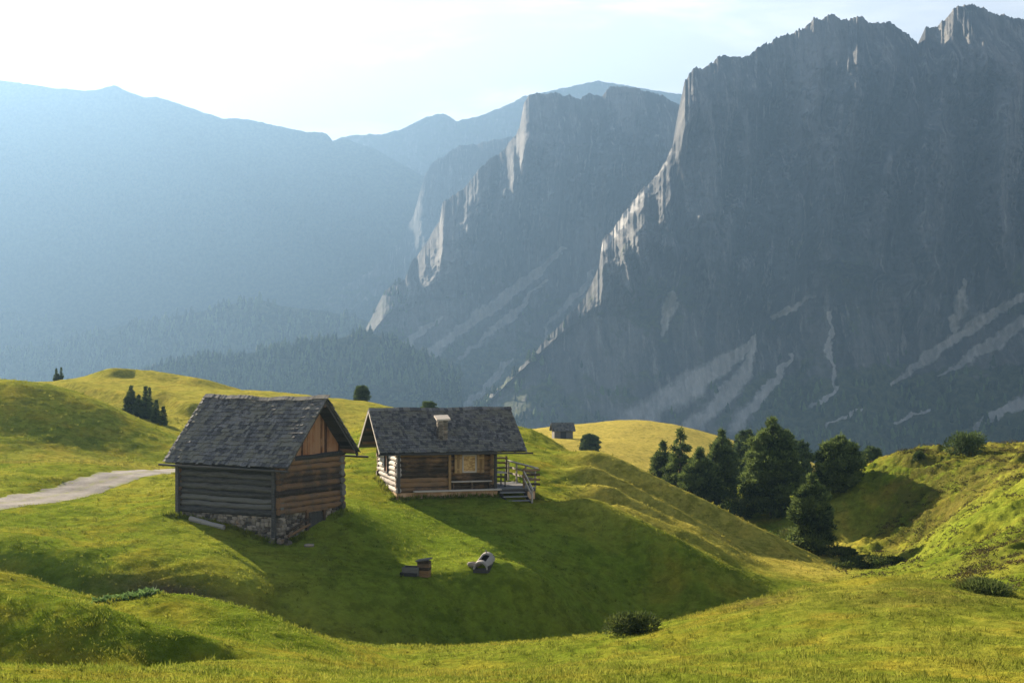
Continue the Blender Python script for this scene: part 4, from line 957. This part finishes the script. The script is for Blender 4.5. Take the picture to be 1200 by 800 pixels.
# knoll bush and broad leaved plants
x, y, z = hit(742, 741); bush('bush', (x, y, z - .12), 1.45, .72, 300, 'low domed grassy bush at the edge of the foreground meadow', None, 'shrub_leaf', 5200, .13, .028, 'bush', 9)
x, y, z = hit(1140, 691); bush('bush', (x, y, z - .2), 1.9, .5, 301, 'flat dark green bush at the right end of the foreground knoll', None, 'shrub_leaf', 5200, .12, .03, 'bush', 9)
for i, (px, py, Y) in enumerate([(118,706,35.2),(128,708,35),(138,707,35.1),(148,706,35.3),(156,708,34.9),(164,706,35.4),(172,708,35),(180,706,35.3),(160,703,35.9),(146,702,36),(172,702,35.8)]):
    rs = np.random.RandomState(310 + i); o = tag(empty('dock_plant', site(px, py, Y)), 'broad leaved grey green dock plant in the patch on the left mound', 'plant', 'dock plants on the left mound')
    n = 34; an = rs.uniform(0, 6.28, n); D = np.stack([np.cos(an), np.sin(an), rs.uniform(.25, 1.3, n)], 1)
    foliage('leaves', rs.normal(size=(n, 3)) * (.07, .07, .01), D, rs.uniform(.16, .3, n), rs.uniform(.08, .13, n), rs, 'dock_leaf', o, rs.uniform(.2, 1, n))

# ------------------------------------------------------------------ meadow grass and heath (uncountable)
M['grass'], t = new_mat('grass'); pos = t.pos(); c, n2, n3 = meadow_nodes(t, pos); rnd = t.attr('rnd')
c = t.mix(t.ramp(rnd, 0, 1), t.mix(.45, c, (.02, .035, .004)), t.mix(.35, c, (.36, .34, .07)))
p = t.n('ShaderNodeBsdfPrincipled', ins={'Base Color': c, 'Roughness': .9, 'Specular IOR Level': .03}); tr_ = t.n('ShaderNodeBsdfTranslucent', ins={'Color': c})
t.n('ShaderNodeOutputMaterial', ins={'Surface': t.n('ShaderNodeMixShader', ins={0: .45, 1: p.outputs[0], 2: tr_.outputs[0]}).outputs[0]})
def scatter(n, y0, y1, rs, px0=-120, px1=1320, pw=1.0):
    """more tufts per square metre near the camera, fewer far off"""
    y = y0 * (y1 / y0) ** (rs.uniform(0, 1, n) ** pw); x = (rs.uniform(px0, px1, n) - CX) / FPX * y; return x, y
rs = np.random.RandomState(5)
xs, ys_ = [], []
for n, y0, y1 in ((int(60000 * GD), 15, 34), (int(60000 * GD), 34, 75), (int(16000 * GD), 75, 128)):
    a, b = scatter(n, y0, y1, rs); xs.append(a); ys_.append(b)
x, y = np.concatenate(xs), np.concatenate(ys_)
pdist = poly_dist(x, y, PATH)[0]
def inside(ob, x, y, x0, x1, y0, y1):
    mi = np.array(ob.matrix_basis.inverted()); lx = mi[0, 0] * x + mi[0, 1] * y + mi[0, 3]; ly = mi[1, 0] * x + mi[1, 1] * y + mi[1, 3]
    return (lx > x0) & (lx < x1) & (ly > y0) & (ly < y1)
ok = (pdist > 1.25 + .35 * fbm(x, y, 2)) & ~inside(barn, x, y, -BL - .05, .05, -.05, BW + .05) & ~inside(cot, x, y, -.2, 7.8, -.2, CW + .1)
patch = fbm(x / 2.5, y / 2.5, 3)
ok &= rs.uniform(size=len(x)) < .7 + .5 * patch
x, y, patch = x[ok], y[ok], patch[ok]; z = ground(x, y)
la = land_attrs(x, y, z); nb = 5; n = len(x)
hgt = (.032 + .026 * np.clip(patch + .4, 0, 1.5)) * (1 + .35 * smooth(30, 90, y)) * (1 + .6 * la['lush']) * rs.uniform(.6, 1.4, n)
an = rs.uniform(0, 6.28, (n, nb)); sp = rs.uniform(.15, 1.0, (n, nb))
D = np.stack([np.cos(an) * sp, np.sin(an) * sp, np.ones_like(an)], -1).reshape(-1, 3)
Pq = np.repeat(np.stack([x, y, z - .012], 1), nb, 0) + np.concatenate([rs.normal(size=(n * nb, 2)) * .05 * (1 + np.repeat(y, nb)[:, None] / 60), np.zeros((n * nb, 1))], 1)
V, Fq = blades(Pq, D, np.repeat(hgt, nb) * rs.uniform(.6, 1.3, n * nb), (.008 + .0002 * np.repeat(y, nb)) * rs.uniform(.7, 1.4, n * nb), rs)
rn = np.clip(np.repeat(rs.uniform(.15, .75, n), nb) + rs.normal(size=n * nb) * .18, 0, 1)
at_ = {k: np.repeat(np.repeat(v, nb), 4) for k, v in la.items() if k != 'far'}; at_['rnd'] = np.repeat(rn, 4)
tag(link('grass', np_mesh('grass', V, Fq, False, at_, M['grass'])), 'short yellow green meadow grass growing over the knolls and banks', 'grass', kind='stuff')
rs = np.random.RandomState(15)
x, y = scatter(int(30000 * GD), 17, 118, rs, pw=.7); q = fbm(x / 3.1, y / 3.1, 3)
ok = (poly_dist(x, y, PATH)[0] > 1.3) & ~inside(barn, x, y, -BL - .25, .25, -.25, BW + .1) & ~inside(cot, x, y, -.3, 7.9, -1.3, CW + .1) & (rs.uniform(size=len(x)) < .35 + .6 * q)
x, y = x[ok], y[ok]
wl = []          # weeds left standing along the foot of the walls
for ob, segs in ((barn, [((-BL, -.32), (0, -.32)), ((-BL - .3, -.3), (-BL - .3, BW)), ((.35, .3), (.35, 1.5)), ((.35, 3.3), (.35, BW + .2)), ((-BL - .5, -.6), (-BL + .6, -.5))]), (cot, [((-.3, -.15), (-.3, CW)), ((0, -.18), (5.4, -.18)), ((7.85, -.1), (7.85, 4.4))])):
    for (ax, ay), (bx_, by_) in segs:
        for q in range(int(26 * math.hypot(bx_ - ax, by_ - ay))):
            f = rs.rand(); p = ob.matrix_basis @ Vector((ax + (bx_ - ax) * f + rs.normal() * .1, ay + (by_ - ay) * f + rs.normal() * .1, 0)); wl.append((p.x, p.y))
wl = np.array(wl); nx = len(x); x = np.r_[x, wl[:, 0]]; y = np.r_[y, wl[:, 1]]
z = ground(x, y); n = len(x); nb = 9; la = land_attrs(x, y, z)
an = rs.uniform(0, 6.28, (n, nb)); sp = rs.uniform(.1, .9, (n, nb)); hg = rs.uniform(.07, .17, n) * (1 + .3 * smooth(40, 100, y)); hg[nx:] *= rs.uniform(1, 2.2, n - nx); D = np.stack([np.cos(an) * sp, np.sin(an) * sp, np.ones_like(an)], -1).reshape(-1, 3)
Pq = np.repeat(np.stack([x, y, z - .015], 1), nb, 0) + np.concatenate([rs.normal(size=(n * nb, 2)) * .05, np.zeros((n * nb, 1))], 1)
V, Fq = blades(Pq, D, np.repeat(hg, nb) * rs.uniform(.6, 1.2, n * nb), (.012 + .00025 * np.repeat(y, nb)), rs)
at_ = {k: np.repeat(np.repeat(v, nb), 4) for k, v in la.items() if k != 'far'}; at_['rnd'] = np.repeat(np.clip(np.repeat(rs.uniform(.0, .7, n), nb) + rs.normal(size=n * nb) * .15, 0, 1), 4)
tag(link('tussocks', np_mesh('tussocks', V, Fq, False, at_, M['grass'])), 'taller grass tussocks dotted over the meadow slopes', 'grass', kind='stuff')
# dwarf heath on the right hill
rs = np.random.RandomState(6)
x, y = scatter(20000, 52, 125, rs, 960, 1330); h_ = land_attrs(x, y, x)['heath']
q = fbm(x / 4 + y / 9, y / 3.5, 4); ok = (rs.uniform(size=len(x)) < np.clip(h_ + .12, 0, 1) * smooth(-.1, .5, q)) & (x > 14); x, y = x[ok], y[ok]; z = ground(x, y); n = len(x); nb = 20
v = rs.normal(size=(n, nb, 3)); v /= np.linalg.norm(v, axis=-1, keepdims=True); v[..., 2] = np.abs(v[..., 2])
sc = rs.uniform(.07, .26, n)
Pq = (np.stack([x, y, z - .02], 1)[:, None] + v * sc[:, None, None] * np.array([1, 1, .6])).reshape(-1, 3)
V, Fq = blades(Pq, (v + rs.normal(size=v.shape) * .4).reshape(-1, 3), rs.uniform(.07, .17, n * nb), rs.uniform(.025, .06, n * nb), rs)
tag(link('heath', np_mesh('heath', V, Fq, False, {'rnd': np.repeat(np.clip(np.repeat(rs.uniform(.1, .9, n), nb) + rs.normal(size=n * nb) * .1, 0, 1), 4)}, M['heath_leaf'])), 'low brown and dark green dwarf heath over the right hillside', 'heath', kind='stuff')

# ------------------------------------------------------------------ far woods (one mass each)
def woods(name, key, n, hmin, hmax, seed, label, mat='spruce', thr=.45, band=None):
    px, py, D, va = MASS[key]; rs = np.random.RandomState(seed); nr, nc = D.shape
    r, c = rs.randint(0, nr - 1, n * 6), rs.randint(0, nc - 1, n * 6)
    pr = va[r, c] * np.clip(.6 + 1.3 * fbm(px[c] / 30, py[r, c] / 18, 3), 0, 1.2); ok = rs.uniform(size=len(r)) < (pr - thr * .5)
    if band: ok &= rs.uniform(size=len(r)) < band(px[c], py[r, c])
    r, c = r[ok][:n], c[ok][:n]; d = D[r, c]; P = np.stack([(px[c] - CX) / FPX * d, d, -(py[r, c] - HY) / FPX * d], 1); m_ = len(P)
    h = rs.uniform(hmin, hmax, m_) ** 1.0; w_ = h * rs.uniform(.20, .34, m_)
    rings = [(-.15, .75), (.12, 1.0), (.36, .62), (.40, .78), (.66, .36), (.70, .48), (1.0, 0.02)]; k = 6
    a = np.linspace(0, 2 * math.pi, k, endpoint=False)[None, None] + rs.uniform(0, 6, (m_, 1, 1))
    zr = np.array([q[0] for q in rings]); rr = np.array([q[1] for q in rings])
    rad = w_[:, None, None] * rr[None, :, None] * rs.uniform(.6, 1.35, (m_, len(rings), k))
    V = np.stack([P[:, 0, None, None] + rad * np.cos(a), P[:, 1, None, None] + rad * np.sin(a), P[:, 2, None, None] + (h[:, None] * zr[None])[:, :, None] + rs.normal(size=rad.shape) * .03 * h[:, None, None]], -1)
    idx = np.arange(len(rings) * k).reshape(len(rings), k); f = np.stack([idx[:-1], np.roll(idx[:-1], -1, 1), np.roll(idx[1:], -1, 1), idx[1:]], -1).reshape(-1, 4)
    Fq = (f[None] + (np.arange(m_) * len(rings) * k)[:, None, None]).reshape(-1, 4)
    tag(link(name, np_mesh(name, V.reshape(-1, 3), Fq, False, {'rnd': np.repeat(rs.uniform(0, 1, m_), len(rings) * k)}, M[mat])), label, 'forest', kind='stuff')
K = {k[:8 if k.startswith('mountain') else 4] + k[-28:]: k for k in MASS}
RK = [k for k in MASS if 'massive dark' in k][0]; MK = [k for k in MASS if 'flat topped' in k][0]
AK = [k for k in MASS if 'nearest wooded' in k][0]; BK = [k for k in MASS if 'wooded spur crossing' in k][0]; CK = [k for k in MASS if 'faint low' in k][0]
woods('forest', RK, 3600, 4.5, 10, 71, 'dark conifer forest on the lower slopes under the right cliff', band=lambda a, b: smooth(380, 470, b))
woods('forest', RK, 900, 3.5, 7, 75, 'scattered trees on the ledges under the right cliff', band=lambda a, b: .6 * smooth(320, 380, b) * smooth(470, 400, b))
woods('forest', MK, 1500, 4.5, 9, 72, 'hazy conifers scattered over the scree below the middle cliff')
woods('forest', AK, 3200, 6, 13, 73, 'conifer forest covering the nearest wooded spur', thr=.1)
woods('forest', BK, 3200, 8, 17, 74, 'pale hazy conifer forest on the spur behind', thr=.1)
woods('forest', CK, 700, 8, 15, 76, 'faint distant forest on the low left spur', thr=.1)
